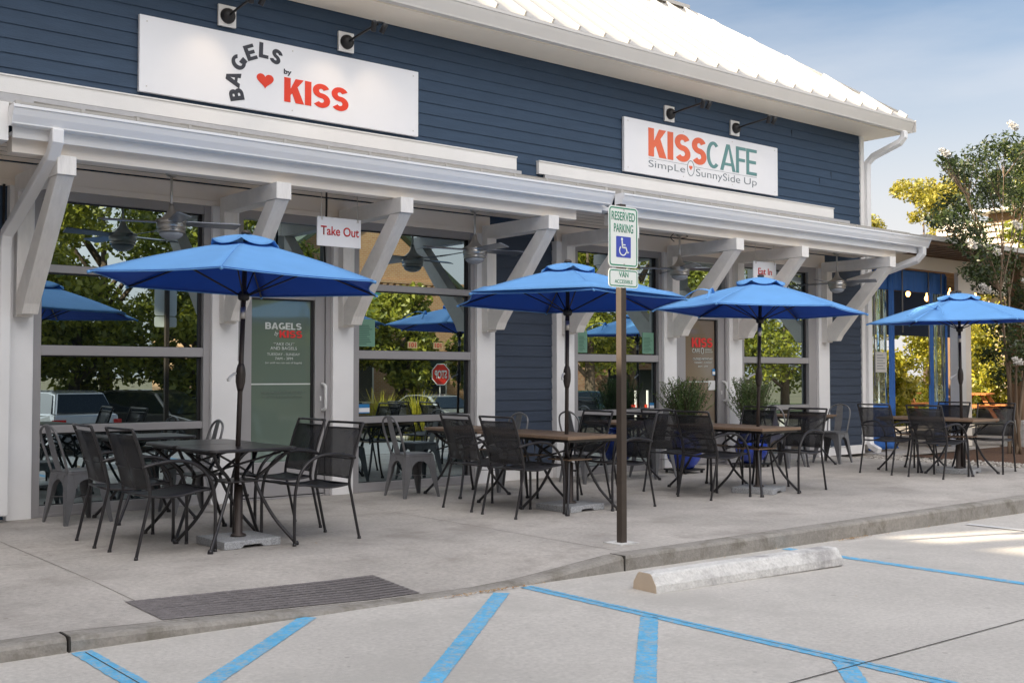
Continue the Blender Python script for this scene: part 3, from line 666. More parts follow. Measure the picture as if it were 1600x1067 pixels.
dt(d1,'TAKE OUT',5.336,5.577,1.577,1.607,bold=.01); dt(d1,'AND BAGELS',5.30,5.606,1.533,1.565,bold=.01); dt(d1,'TUESDAY - SUNDAY',5.265,5.643,1.475,1.501); dt(d1,'7AM - 3PM',5.355,5.56,1.43,1.457)
dt(d1,'(or until we run out of bagels)',5.245,5.666,1.385,1.41)
dt(d1,'THIS DOOR TO REMAIN UNLOCKED',5.205,5.69,1.08,1.105,mirror=True,m=mat('faded_vinyl_letter',(.16,.20,.17),.5)); dt(d1,'WHEN THIS SPACE IS OCCUPIED',5.22,5.68,1.037,1.062,mirror=True,m=bpy.data.materials['faded_vinyl_letter'])
block_text('door_lettering','KISS',M['vinylred'],spread(11.783,12.222,1.665,1.798,[.30,.10,.28,.28],.02),10.4025,d2,.20,.001); dt(d2,'CAFE',11.79,11.953,1.585,1.643,bold=.01)
dt(d2,'0',11.972,12.036,1.57,1.66,bold=-.01); dt(d2,'SIMPLE',12.06,12.2,1.62,1.642); dt(d2,'SUNNYSIDE UP',12.06,12.22,1.59,1.610)
dt(d2,'CLOSED MONDAY',11.80,12.22,1.483,1.515,bold=.015); dt(d2,'TUESDAY - SUNDAY',11.83,12.20,1.437,1.462); dt(d2,'8AM - 2PM',11.91,12.115,1.385,1.408)
# ------------------------------------------------------------ signs on the facade
def heart(m, cx, cz, w, h, y, d=.006):
    pts = []
    for i in range(40):
        t = 2*math.pi*i/40; x = 16*math.sin(t)**3; z = 13*math.cos(t)-5*math.cos(2*t)-2*math.cos(3*t)-math.cos(4*t)
        pts.append((cx+x/32*w, cz+(z+2.5)/29*h))
    return m.prism(pts, 'y', y, y+d)
def ring(m, cx, cz, rx, rz, t, y, d=.003, n=40):
    vs = []
    for i in range(n):
        a = 2*math.pi*i/n
        for k in (0, 1):
            for yy in (y, y+d): vs.append((cx+(rx-t*k)*math.cos(a), yy, cz+(rz-t*k)*math.sin(a)))
    fs = []
    for i in range(n):
        o = 4*i; p = 4*((i+1) % n); fs += [(o,p,p+2,o+2),(o+1,o+3,p+3,p+1),(o,o+1,p+1,p),(o+2,p+2,p+3,o+3)]
    return m.add(vs, fs)
s1 = thing('facade_sign', 'long white sign board with BAGELS in an arc around a red heart and KISS', 'sign', (5.5,10.35,4.34))
def S(mb, name, m, root, **k):
    mb.xf(Matrix.Translation(-Vector(root.location))); return mb.build(name, m, root, **k)
def ST(name, s, m, x0, x1, z0, z1, y, root, **k):
    o = text_mesh(name, s, m, x0, x1, z0, z1, y, root, **k); o.data.transform(Matrix.Translation(-Vector(root.location))); return o
m = MB(); m.box(3.88,7.09,10.335,10.378,3.975,4.712); S(m, 'panel', M['signwhite'], s1, bevel=.002)
m = MB()
for x in (3.93,5.48,7.04):
    for z in (4.02,4.665): m.lathe([(.008,0),(.006,.004)], (0,0,0), 8)
    
m = MB(); heart(m, 5.188, 4.283, .19, .15, 10.329); S(m, 'heart', M['red'], s1)
cx0, cz0 = 5.13, 4.27
rots_ = []; bxs = []
for ch, (x, z), wd in zip('BAGELS', [(4.872,4.096),(4.836,4.252),(4.894,4.430),(5.021,4.552),(5.171,4.600),(5.311,4.562)], (.118,.15,.15,.115,.105,.125)):
    ang = {'B':R(98),'A':R(78),'G':R(48),'E':R(22),'L':R(-6),'S':R(-30)}[ch] if not (ch == 'B') else R(98)
    ang = {'B':R(105),'A':R(82),'G':R(52),'E':R(24),'L':R(-2),'S':R(-27)}[ch]
    rots_.append(ang); bxs.append((x-wd/2, x+wd/2, z-.078, z+.078))
block_text('lettering', 'BAGELS', M['ink'], bxs, 10.333, s1, .22, .006, rots_, 1.25)
ST('lettering', 'by', M['ink'], 5.40, 5.487, 4.385, 4.452, 10.333, s1, bold=.02, depth=.006)
block_text('lettering', 'KISS', M['red'], spread(5.405,6.174,4.112,4.366,[.30,.10,.28,.28],.02), 10.333, s1, .205, .006)
s2 = thing('facade_sign', 'white cafe sign with coral KISS and grey green CAFE above a thin tagline', 'sign', (12.0,10.35,4.34))
m = MB(); m.box(10.39,13.66,10.335,10.378,3.975,4.70); S(m, 'panel', M['signwhite'], s2, bevel=.002)
block_text('lettering', 'KISS', M['coral'], spread(10.849,12.03,4.232,4.615,[.178,.058,.165,.158],.015), 10.333, s2, .20, .006)
block_text('lettering', 'CAFE', M['teal'], spread(12.04,13.158,4.218,4.602,[.134,.155,.104,.112],.006), 10.333, s2, .118, .006)
greyink = mat('grey_tagline_ink', (.17,.21,.24), .5)
ST('tagline', 'SimpLe', greyink, 10.852, 11.583, 4.055, 4.178, 10.333, s2, bold=-.012, depth=.003)
ST('tagline', 'SunnySide', greyink, 11.811, 12.773, 4.035, 4.172, 10.333, s2, bold=-.012, depth=.003)
ST('tagline', 'Up', greyink, 12.866, 13.156, 4.04, 4.170, 10.333, s2, bold=-.012, depth=.003)
m = MB(); ring(m, 11.70, 4.162, .075, .108, .008, 10.331); S(m, 'egg_outline', greyink, s2)
m = MB(); heart(m, 11.70, 4.165, .07, .065, 10.331, .003); S(m, 'heart', M['coral'], s2)
m = MB(); m.box(10.85,11.62,10.3325,10.334,4.200,4.204); m.box(11.79,13.16,10.3325,10.334,4.190,4.194); S(m, 'rule', greyink, s2)
for s_, xs_ in ((s1,(3.95,5.5,7.02)),(s2,(10.46,11.55,12.6,13.59))):
    m = MB()
    for x in xs_:
        for z in (4.03,4.655): m.box(x-.006,x+.006,10.331,10.3345,z-.006,z+.006)
    S(m, 'screw', M['silver'], s_)
def hang_sign(txt, x0, x1, tx0, tx1, label):
    r = thing('hanging_sign', label, 'sign', ((x0+x1)/2,9.6,2.69))
    m = MB(); m.box(x0,x1,9.592,9.608,2.545,2.835); S(m, 'panel', M['signwhite'], r, bevel=.004)
    m = MB()
    for x in (x0+.05,x1-.04): m.tube([(x,9.60,3.165),(x,9.60,2.845)], .0035, n=5); m.tube([(x-.008,9.588,2.80),(x,9.588,2.85),(x+.008,9.588,2.80)], .003, n=4)
    S(m, 'hanging_wire', M['silver'], r)
    ST('lettering', txt, M['signred'], tx0, tx1, 2.655, 2.745, 9.590, r, bold=.012, depth=.003)
hang_sign('Take Out', 5.385, 5.885, 5.425, 5.86, 'white board reading Take Out hanging from the porch ceiling')
hang_sign('Eat In', 12.13, 12.63, 12.23, 12.53, 'white board reading Eat In hanging above the third umbrella')
# ------------------------------------------------------------ gooseneck lamps
def wall_lamp():
    r = thing('wall_lamp', '', 'wall lamp', (4.78,10.385,4.89))
    m = MB(); m.box(-.095,.095,-.03,0,-.115,.10); m.build('mounting_plate', M['white'], r, bevel=.003)
    m = MB(); m.lathe([(.078,0),(.078,.015),(.07,.04),(.05,.06),(.02,.07)], n=20); m.xf(Matrix.Translation((0,-.032,-.01)) @ Matrix.Rotation(R(90),4,'X')); m.build('canopy', M['black'], r)
    m = MB(); m.tube([(0,-.09,-.01),(0,-.30,.01),(0,-.66,.035)], .0135, n=8, sub=4); m.tube([(-.05,-.66,.035),(0,-.68,.05),(.06,-.68,.05)], .012, n=7, sub=3); m.build('arm', M['black'], r)
    for sx in (-.055,.065):
        h = MB(); h.lathe([(.024,-.055),(.028,-.05),(.028,.05),(.02,.058)], n=14); h.xf(Matrix.Translation((sx,-.67,.0)) @ Matrix.Rotation(R(28),4,'X') @ Matrix.Rotation(R(12 if sx > 0 else -12),4,'Y')); h.build('lamp_head', M['black'], r)
    return r
l0 = wall_lamp(); G = 'gooseneck lamps above the sign boards'; l0['group'] = G
l0['label'] = 'black gooseneck lamp above the left half of the long bagel sign'
copy_tree(l0, (6.16,10.385,4.89), 0, 'black gooseneck lamp above the right half of the long bagel sign', G)
copy_tree(l0, (11.3,10.385,4.88), 0, 'black gooseneck lamp above the left half of the cafe sign', G)
copy_tree(l0, (12.7,10.385,4.88), 0, 'black gooseneck lamp above the right half of the cafe sign', G)
def spot(x, y, z, tx, ty, tz, e, size=62):
    d = bpy.data.lights.new('lamp_light', 'SPOT'); d.energy = e; d.color = (1,.74,.48); d.spot_size = R(size); d.spot_blend = 1; d.shadow_soft_size = .03
    o = bpy.data.objects.new('lamp_light', d); col.objects.link(o); o.location = (x,y,z); o.rotation_euler = (Vector((tx,ty,tz))-Vector((x,y,z))).to_track_quat('-Z','Y').to_euler()
for x, ts in ((4.78,(4.50,)),(6.16,(5.87,6.54)),(11.3,(11.0,11.7)),(12.7,(12.4,13.1))):
    for tx in ts: spot(x+(.06 if tx > x else -.05), 9.73, 4.83, tx, 10.33, 4.24, 3.6 if x < 8 else 1.5)
# ------------------------------------------------------------ ceiling fans
def fan():
    r = thing('ceiling_fan', '', 'ceiling fan', (3.99,9.8,3.14))
    m = MB(); m.lathe([(.065,.02),(.062,-.01),(.045,-.045),(.02,-.055)], n=24); m.build('canopy', M['nickel'], r)
    m = MB(); m.tube([(0,0,-.04),(0,0,-.36)], .0125, n=10); m.build('downrod', M['silver'], r)
    m = MB(); m.lathe([(.020,-.305),(.026,-.34),(.036,-.37),(.05,-.395),(.08,-.425),(.115,-.445),(.138,-.452),(.140,-.468),(.128,-.475),(.132,-.482),(.130,-.530),(.112,-.535),(.126,-.542),(.126,-.560),(.105,-.566)], n=32); m.build('motor_housing', M['nickel'], r)
    m = MB(); m.lathe([(.108,-.568),(.104,-.59),(.08,-.612),(.04,-.628),(.005,-.632)], n=28); m.build('light_lens', M['lens'], r)
    for k in range(4):
        a = R(-12+90*k)
        m = MB(); P0 = [(.11,-.045),(.14,-.055),(.62,-.066),(.635,-.05),(.60,.07),(.14,.05)]
        m.prism(P0, 'z', -.004, .004); m.xf(Matrix.Rotation(a,4,'Z') @ Matrix.Translation((0,0,-.475)) @ Matrix.Rotation(R(-14),4,'X')); m.build('fan_blade', M['blade'], r)
    return r
f0 = fan(); G = 'brushed nickel fans under the porch ceiling'; f0['group'] = G
f0['label'] = 'nickel ceiling fan in front of the large left window, above the nearest umbrella'
for x, rz, lb in ((7.49,.10,'nickel ceiling fan beside the Take Out window, left of the dark siding panel'),(10.87,-.25,'nickel ceiling fan right behind the reserved parking sign'),(14.38,.35,'nickel ceiling fan in front of the dark siding at the far end of the porch')):
    copy_tree(f0, (x,9.8,3.14), rz, lb, G)
m = MB(); m.tube([(10.78,9.8,3.13),(10.74,9.84,3.07),(10.80,9.83,3.02)], .006, n=5, sub=4); m.tube([(10.87,9.8,3.15),(11.2,9.95,3.13),(11.35,10.2,3.14)], .006, n=5, sub=3)
tag(m.build('cable', M['black']), 'black cable looped beside the fan behind the parking sign', 'cable')
m = MB(); m.tube([(5.86,9.86,3.16),(5.87,9.88,2.9),(5.86,9.9,2.6),(5.87,9.88,2.3)], .012, n=6, sub=3); m.xf(Matrix.Translation((-.22,.0,0)))
tag(m.build('cable', M['black']), 'dark cable dropping behind the Take Out board', 'cable')
def cam_dome(x, lb):
    m = MB(); m.lathe([(.05,0),(.05,-.02),(.04,-.03),(.03,-.05),(.01,-.06)], n=14); o = m.build('security_camera', M['black'], None, (x,9.5,3.165)); tag(o, lb, 'camera', 'small cameras under the porch')
cam_dome(3.62,'small black dome camera on the porch ceiling left of the first fan'); cam_dome(6.60,'small black dome camera on the porch ceiling right of the Take Out board')
# ------------------------------------------------------------ notices in the windows
def notice(name, x0, x1, z0, z1, color, label, cat='notice', extra=None):
    r = thing(name, label, cat, ((x0+x1)/2,10.41,(z0+z1)/2))
    m = MB(); m.box(x0,x1,10.408,10.4135,z0,z1); S(m, 'sheet', mat(name+'_paper', color, .5, var=.04), r)
    if extra: extra(r)
    return r
def lines(r, x0, x1, z0, z1, n, color, cols=1):
    m = MB(); q = random.Random(n)
    for i in range(n):
        z = z1-(z1-z0)*(i+.5)/n; m.box(x0, x0+(x1-x0)*q.uniform(.5,1), 10.4065, 10.4075, z-(z1-z0)/n*.22, z+(z1-z0)/n*.22)
    S(m, 'print', mat('notice_print', color, .6), r)
pg = (.16,.33,.24)
def menu(r, x0, x1, z0, z1):
    lines(r, x0+.02, x1-.03, z0+.02, z1-.06, 11, (.07,.16,.12))
notice('menu_sheet', 6.345,6.57,1.585,1.885, pg, 'pale green menu sheet taped inside the window right of the Take Out door', extra=lambda r: menu(r,6.345,6.57,1.585,1.885))
notice('menu_sheet', 9.615,9.78,1.56,1.835, pg, 'pale green menu sheet at the left edge of the window behind the parking sign', extra=lambda r: menu(r,9.615,9.78,1.56,1.835))
notice('menu_sheet', 10.80,11.02,1.56,1.845, pg, 'pale green menu sheet at the right edge of the window behind the parking sign', extra=lambda r: menu(r,10.80,11.02,1.56,1.845))
for x0, lb in ((7.005,'small cream and red card in the Take Out window, left one of the pair'),(7.36,'small cream and red card in the Take Out window, right one of the pair')):
    notice('card', x0,x0+.13,1.575,1.65,(.55,.42,.22),lb,'card', extra=lambda r, x0=x0: ST('lettering','101',M['signred'],x0+.02,x0+.11,1.588,1.638,10.4065,r,bold=.02,depth=.001))
def blue(r, x0, x1, z0, z1):
    m = MB(); m.box(x0,x1,10.4055,10.4075,z0+(z1-z0)*.12,z0+(z1-z0)*.6); S(m, 'white_band', M['signwhite'], r); lines(r, x0+.02,x1-.02,z0+(z1-z0)*.2,z0+(z1-z0)*.5,2,(.2,.3,.45))
for a, lb in (((6.368,6.503,.855,.955),'small blue and white alarm sticker low in the Take Out window'),((10.934,11.04,.81,.90),'small blue and white alarm sticker low in the window left of the blue pots'),((12.215,12.275,1.27,1.36),'small blue and white sticker on the brown cafe door')):
    r = notice('alarm_sticker', a[0],a[1],a[2],a[3],(.03,.22,.50),lb,'sticker')
    blue(r, *a)
for o in list(bpy.data.objects):
    if o.name.startswith('alarm_sticker') and o.location.x > 11.5: o.location.y -= .008
r = notice('paper_notice', 12.13,12.275,1.06,1.195,(.72,.72,.72),'white square notice with a dark drawing taped beside the cafe door handle'); r.location.y -= .008
m = MB(); m.bar((12.16,10.406,1.08),(12.20,10.406,1.17),.012,.002,(0,1,0)); m.bar((12.20,10.406,1.17),(12.235,10.406,1.09),.012,.002,(0,1,0)); m.bar((12.19,10.4055,1.11),(12.25,10.4055,1.15),.008,.002,(0,1,0)); S(m, 'drawing', M['ink'], r); 
for c_ in r.children: pass

# ------------------------------------------------------------ reserved parking sign
ps = thing('parking_sign', 'reserved parking sign with blue wheelchair symbol on a tall brown post at the curb', 'parking sign', (5.99,6.0,0))
m = MB(); m.box(-.028,.028,-.031,.026,-.05,2.575); m.build('post', M['signpost'], ps, bevel=.004)
m = MB(); m.box(-.10,.10,-.09,.10,0,.006); m.build('grout_collar', M['bollard'], ps)
def rrect(x0, x1, z0, z1, r, n=6):
    p = []
    for cx, cz, a0 in ((x1-r,z0+r,-90),(x1-r,z1-r,0),(x0+r,z1-r,90),(x0+r,z0+r,180)):
        for i in range(n+1): a = R(a0+90*i/n); p.append((cx+r*math.cos(a), cz+r*math.sin(a)))
    return p
def rborder(m, x0, x1, z0, z1, r, w, y):
    a = rrect(x0,x1,z0,z1,r); b = rrect(x0+w,x1-w,z0+w,z1-w,max(r-w,.004)); n = len(a)
    vs = [(u,y,v) for u,v in a]+[(u,y,v) for u,v in b]; m.add(vs, [(k,(k+1)%n,n+(k+1)%n,n+k) for k in range(n)])
sx0, sx1 = -.165, .152
m = MB(); m.prism(rrect(sx0,sx1,2.09,2.555,.035), 'y', -.036, -.033); m.build('sign_plate', M['reflwhite'], ps)
m = MB(); rborder(m, sx0+.010,sx1-.010,2.10,2.545,.028,.010,-.0368); m.build('green_border', M['green'], ps)
m = MB(); m.prism(rrect(sx0,sx1,1.935,2.078,.03), 'y', -.036, -.033); m.build('lower_plate', M['reflwhite'], ps)
m = MB(); rborder(m, sx0+.009,sx1-.009,1.944,2.069,.024,.008,-.0368); m.build('green_border', M['green'], ps)
def pt(s, x0, x1, z0, z1, m_, b=0): o = text_mesh('lettering', s, m_, x0, x1, z0, z1, -.037, ps, bold=b, depth=.0012)
pt('RESERVED', -.132,.118,2.445,2.512,M['green'],.01); pt('PARKING', -.108,.098,2.355,2.42,M['green'],.01); pt('VAN', -.055,.045,2.015,2.055,M['green'],.01); pt('ACCESSIBLE', -.10,.09,1.968,1.995,M['green'],0)
m = MB(); m.prism(rrect(-.085,.072,2.165,2.325,.008), 'y', -.0375, -.0365); m.build('blue_field', M['blueink'], ps)
m = MB(); y_ = -.0385
def disc(m, cx, cz, r, n=16): m.add([(cx+r*math.cos(2*math.pi*i/n), y_, cz+r*math.sin(2*math.pi*i/n)) for i in range(n)], [tuple(range(n))])
def arc(m, cx, cz, r, w, a0, a1, n=20):
    vs = []
    for i in range(n+1):
        a = R(a0+(a1-a0)*i/n); vs += [(cx+(r-w/2)*math.cos(a), y_, cz+(r-w/2)*math.sin(a)), (cx+(r+w/2)*math.cos(a), y_, cz+(r+w/2)*math.sin(a))]
    m.add(vs, [(2*i,2*i+1,2*i+3,2*i+2) for i in range(n)])
def seg(m, a, b, w):
    a = Vector((a[0],y_,a[1])); b = Vector((b[0],y_,b[1])); d = (b-a).normalized(); s = Vector((-d.z,0,d.x))*w/2; m.add([a-s,a+s,b+s,b-s], [(0,1,2,3)])
disc(m, -.024, 2.304, .011); seg(m, (-.023,2.292), (-.018,2.237), .013); seg(m, (-.019,2.262), (.014,2.262), .009); seg(m, (-.019,2.241), (.018,2.241), .012); seg(m, (.018,2.244), (.034,2.200), .012); seg(m, (.033,2.202), (.050,2.208), .010)
arc(m, -.014, 2.218, .036, .010, 130, 345)
m.build('wheelchair_symbol', M['reflwhite'], ps, solid=.0004)
m = MB()
for z in (2.53,2.115,2.06,1.952): m.lathe([(.007,0),(.005,.004)], (0,0,0), 8); m.v[-16:] = [(x, -.037-zz*1, z+yy) for (x, yy, zz) in m.v[-16:]]
m.build('bolt', M['silver'], ps)
# ------------------------------------------------------------ wheel stop
ws = MB(); pr = [(-.11,0),(.11,0),(.105,.055),(.065,.115),(.05,.125),(-.05,.125),(-.065,.115),(-.105,.055)]
ws.prism(pr, 'x', -.93, .93); ws = ws.build('wheel_stop', [M['bollard']], None, (6.08,4.90,zlot(6.08,4.9)-.002), bevel=.01); ws.rotation_euler = (0,0,R(-3.3))
tag(ws, 'long low concrete wheel stop with scuffed top lying in the accessible bay', 'wheel stop')
m = MB(); m.prism([(u*.985, .003+v*.98) for u, v in pr], 'x', -.9325, -.9305); m.build('painted_end', M['tan'], ws)
# ------------------------------------------------------------ umbrellas
def umbrella(tiltx=0, tilty=0):
    r = thing('patio_umbrella', '', 'umbrella')
    H = 1.97; top = 2.30; RAD = 1.15
    def rimpt(k, f=1, rr=RAD, z=H): a = math.pi/3*k; return Vector((rr*math.cos(a)*f, rr*math.sin(a)*f, z))
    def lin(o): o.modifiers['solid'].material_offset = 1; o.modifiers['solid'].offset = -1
    def panel_grid(r0, z0, r1, z1, nr, nc, sag, bulge, lift=0):
        g = MB()
        for k in range(6):
            vs = []
            for i in range(nr+1):
                t = i/nr; rr = r0+(r1-r0)*t; zz = z0+(z1-z0)*t+bulge*math.sin(math.pi*t)
                for j in range(nc+1):
                    s = j/nc; a = rimpt(k,1,rr,zz); b = rimpt(k+1,1,rr,zz); p = a.lerp(b, s); q = 4*s*(1-s)
                    p.z -= .045*q*t*(1-.6*t) ; inw = 1-sag*q*t**3; p.x *= inw; p.y *= inw; p.z += lift + sag*.25*q*t**4
                    vs.append(p)
            n = nc+1; g.add(vs, [(i*n+j, i*n+j+1, (i+1)*n+j+1, (i+1)*n+j) for i in range(nr) for j in range(nc)], 0, True)
        return g
    g = panel_grid(.16, top-.035, RAD, H, 12, 8, .05, .012); lin(g.build('canopy', [M['canvas_shade'],M['canvas']], r, solid=.004, fixn=False))
    # stitched hem along the rim
    e = MB()
    for k in range(6):
        pts = []
        for j in range(9):
            s = j/8; p = rimpt(k).lerp(rimpt(k+1), s); q = 4*s*(1-s); inw = 1-.05*q; pts.append((p.x*inw, p.y*inw, H-.045*q*.4+.0125*q-.004))
        e.tube(pts, .0045, n=5)
        a = rimpt(k); e.tube([(a.x*.985,a.y*.985,H-.004),(a.x*1.01,a.y*1.01,H-.012)], .012, n=6)
    e.build('hem', M['canvas'], r)
    v = panel_grid(.015, top+.022, .265, top-.034, 6, 8, -.10, .008, .022)
    v.build('vent_cap', M['canvas'], r, solid=.004, fixn=False)
    f = MB(); f.lathe([(.03,top+.045),(.038,top+.055),(.036,top+.068),(.02,top+.078),(.004,top+.080)], n=14); f.build('finial', M['pole'], r)
    for k in range(6):
        b = MB(); a = rimpt(k,.985,RAD,H-.006); b.tube([(.04*math.cos(k*math.pi/3),.04*math.sin(k*math.pi/3),top-.03),a], .007, n=6); b.build('rib', M['black'], r)
        b = MB(); c_ = rimpt(k,.48,RAD,top-.03+(H-top+.03)*.48-.01); b.tube([(.035*math.cos(k*math.pi/3),.035*math.sin(k*math.pi/3),H-.09),c_], .006, n=6); b.build('strut', M['black'], r)
    h = MB(); h.lathe([(.03,H-.13),(.042,H-.12),(.045,H-.08),(.03,H-.06)], n=14); h.build('runner', M['black'], r); h = MB(); h.lathe([(.025,top-.06),(.04,top-.05),(.04,top-.02),(.02,top-.01)], n=14); h.build('hub', M['black'], r)
    p = MB(); p.tube([(0,0,.06),(0,0,top+.03)], .019, n=14); p.build('pole', M['pole'], r)
    p = MB(); p.lathe([(.0205,1.70),(.0205,1.79)], n=14); p.build('tilt_collar', M['silver'], r)
    p = MB(); p.lathe([(.02,1.15),(.028,1.18),(.036,1.22),(.037,1.28),(.033,1.32),(.025,1.35),(.02,1.36)], n=14); p.build('crank_housing', M['pole'], r)
    p = MB(); p.tube([(.03,-.03,1.285),(.05,-.05,1.275),(.14,-.075,1.235)], .010, n=6, sub=2); p.lathe([(.012,0),(.012,.02)], (.13,-.07,1.22), 8); p.build('crank_handle', M['pull'], r)
    p = MB(); p.tube([(.005,-.021,H-.1),(.006,-.024,1.6),(.005,-.024,1.38)], .0022, n=4); p.build('cord', M['rope'], r)
    return r
u = umbrella(); G = 'blue umbrellas over the patio tables'; u['group'] = G
UM = [((3.70,7.825),237,(-.032,.002),'nearest blue umbrella, in front of the large left window and the frosted green door'),
      ((7.05,7.80),239,(-.03,-.02),'blue umbrella rising behind the reserved parking sign, its front edge folded double'),
      ((9.73,7.67),196,(-.031,.007),'blue umbrella under the Eat In board with one loose strap on its left slope'),
      ((13.75,7.49),183,(.02,.0),'farthest blue umbrella, in front of the curtained pavilion at the right')]
for i, ((x, y), a, tl, lb) in enumerate(UM):
    if i == 0: o = u; o.location = (x,y,0); o['label'] = lb
    else: o = copy_tree(u, (x,y,0), 0, lb, G)
    o.rotation_euler = (Matrix.Rotation(tl[1],3,'X') @ Matrix.Rotation(-tl[0],3,'Y') @ Matrix.Rotation(R(a),3,'Z')).to_euler()
# loose velcro straps lying on the third and fourth canopies, folded pleat on the second
def strap(loc, rz, parent, ang=-26):
    a = R(ang)
    def at(rr, off, z): 
        c0 = math.cos(a); s0 = math.sin(a); return (rr*c0-off*s0, rr*s0+off*c0, z)
    m = MB()
    def zc(rr): return 2.265+(1.97-2.265)*(rr-.16)/.99+.012*math.sin(math.pi*(rr-.16)/.99)-.010
    for off1 in (-.24,.24):
        P1 = []; 
        for i in range(9):
            t = i/8; rr = .66+.30*t; P1.append(Vector(at(rr, off1*t, zc(rr)+.014+.085*math.sin(math.pi*min(1,t*1.1))*(1-t*.4))))
        vs = []
        for p in P1: vs += [p, p+Vector((.035*math.cos(a),.035*math.sin(a),-.010))]
        m.add(vs, [(2*i,2*i+1,2*i+3,2*i+2) for i in range(8)], 0, True)
    o = m.build('tie_strap', M['canvas'], parent, solid=.004, fixn=False)
ums = sorted([o for o in bpy.data.objects if o.name.startswith('patio_umbrella')], key=lambda o: o.location.x)
strap(None, 0, ums[2], -24); strap(None, 0, ums[3], 2)
m = MB(); vs = []
for i in range(13):   # doubled front edge of the second canopy
    t = i/12; k0 = Vector((1.15,0,1.985)); k1 = Vector((1.15*.5,1.15*.866,1.985)); k5 = Vector((1.15*.5,-1.15*.866,1.985))
    p = k5.lerp(k0, min(1, 2*t)) if t < .5 else k0.lerp(k1, 2*t-1)
    lift = .055*math.sin(math.pi*t)**.7
    vs += [p*1.0+Vector((0,0,lift*.1)), Vector((p.x*.88,p.y*.88,p.z+.055+lift*.25)), Vector((p.x*.80,p.y*.80,p.z+.04))]
m.add(vs, [(3*i+j,3*i+3+j,3*i+4+j,3*i+1+j) for i in range(12) for j in (0,1)], 0, True)
m.build('folded_edge', M['canvas'], ums[1], solid=.004, fixn=False)
# umbrella bases
def base(x, y, rz, lb, s=.46):
    m = MB(); h = s/2
    m.prism([(-h,0),(-.09,0),(-.07,.022),(.07,.022),(.09,0),(h,0),(h,.058),(-h,.058)], 'y', -h, h)
    r = m.build('umbrella_base', M['granite'], None, (x,y,.001), bevel=.005); r.rotation_euler = (0,0,rz)
    tag(r, lb, 'umbrella base', 'granite umbrella bases')
    k = MB(); k.lathe([(.06,.0585),(.055,.075),(.032,.085),(.032,.44),(.021,.445)], n=16); k.build('sleeve', M['pole'], r)
    k = MB(); k.tube([(.03,0,.36),(.065,0,.36)], .008, n=6); k.lathe([(.016,-.008),(.016,.008)], (.07,0,.36), 8); k.build('knob', M['black'], r)
base(3.72,7.80,R(2),'speckled granite umbrella base under the nearest dark table'); base(7.12,7.82,R(4),'speckled granite umbrella base left of the parking sign post')
base(9.75,7.66,R(20),'speckled granite umbrella base in front of the blue pots'); base(13.70,7.52,R(16),'speckled granite umbrella base at the right end of the sidewalk')
# ------------------------------------------------------------ tables
def table(topmat, w, l, wood, h):
    r = thing('cafe_table', '', 'table')
    m = MB()
    if wood:
        n = 6; pw = w/n
        for i in range(n): m.box(-w/2+i*pw+.0015, -w/2+(i+1)*pw-.0015, -l/2+.02, l/2-.02, h-.028, h)
        m.box(-w/2,w/2,-l/2,-l/2+.0185,h-.030,h+.001); m.box(-w/2,w/2,l/2-.0185,l/2,h-.030,h+.001)
        m.build('tabletop', topmat, r, bevel=.003)
        e = MB(); e.box(-w/2+.03,w/2-.03,-l/2+.03,l/2-.03,h-.055,h-.032); e.build('apron', M['chair'], r)
    else:
        pr = []; n = 10
        for cx, cy, a0 in ((w/2-.06,-l/2+.06,-90),(w/2-.06,l/2-.06,0),(-w/2+.06,l/2-.06,90),(-w/2+.06,-l/2+.06,180)):
            for i in range(n+1): a = R(a0+90*i/n); pr.append((cx+.06*math.cos(a), cy+.06*math.sin(a)))
        m.prism(pr, 'z', h-.016, h); m.build('tabletop', topmat, r, bevel=.005)
        e = MB(); e.tube([(x_*.985, y_*.985, h-.014) for x_, y_ in pr+[pr[0]]], .011, n=6); e.build('rim', M['chair'], r)
    for sx in (-1,1):
        for sy in (-1,1):
            t = MB(); t.tube([(sx*(w/2-.05),sy*(l/2-.07),h-.03),(sx*(w/2-.13),sy*(l/2-.16),h-.13),(sx*.115,sy*.115,.50),(sx*.12,sy*.12,.42),(sx*(w/2-.13),sy*(l/2-.14),.2),(sx*(w/2-.01),sy*(l/2-.02),.012)], .0135, n=7, sub=5)
            t.lathe([(.022,0),(.020,.018),(.014,.03)], (sx*(w/2-.01),sy*(l/2-.02),0), 10); t.build('leg', M['chair'], r)
    k = MB(); k.box(-.15,.15,-.15,.15,.474,.486); k.build('shelf_plate', topmat, r, bevel=.004)
    b = MB()
    for s in (-1,1): b.tube([(s*(w/2-.05),-(l/2-.07),h-.035),(s*(w/2-.05),l/2-.07,h-.035)], .011, n=6)
    b.tube([(-(w/2-.1),-(l/2-.1),h-.04),(w/2-.1,l/2-.1,h-.24),(w/2-.1,l/2-.1,h-.04)], .009, n=6); b.tube([(w/2-.1,-(l/2-.1),h-.04),(-(w/2-.1),l/2-.1,h-.24),(-(w/2-.1),l/2-.1,h-.04)], .009, n=6)
    b.build('brace', M['chair'], r)
    return r
TG = 'square tables set out along the patio'
td = table(M['tabletop_dark'], .70, .66, False, .735); tw = table(M['tabletop_wood'], .66, .68, True, .712); td['group'] = tw['group'] = TG
TD = [(3.70,7.80,'dark metal table pierced by the nearest umbrella pole'),(3.72,8.47,'dark metal table pushed behind the nearest umbrella table'),(3.74,9.72,'dark metal table against the large left window')]
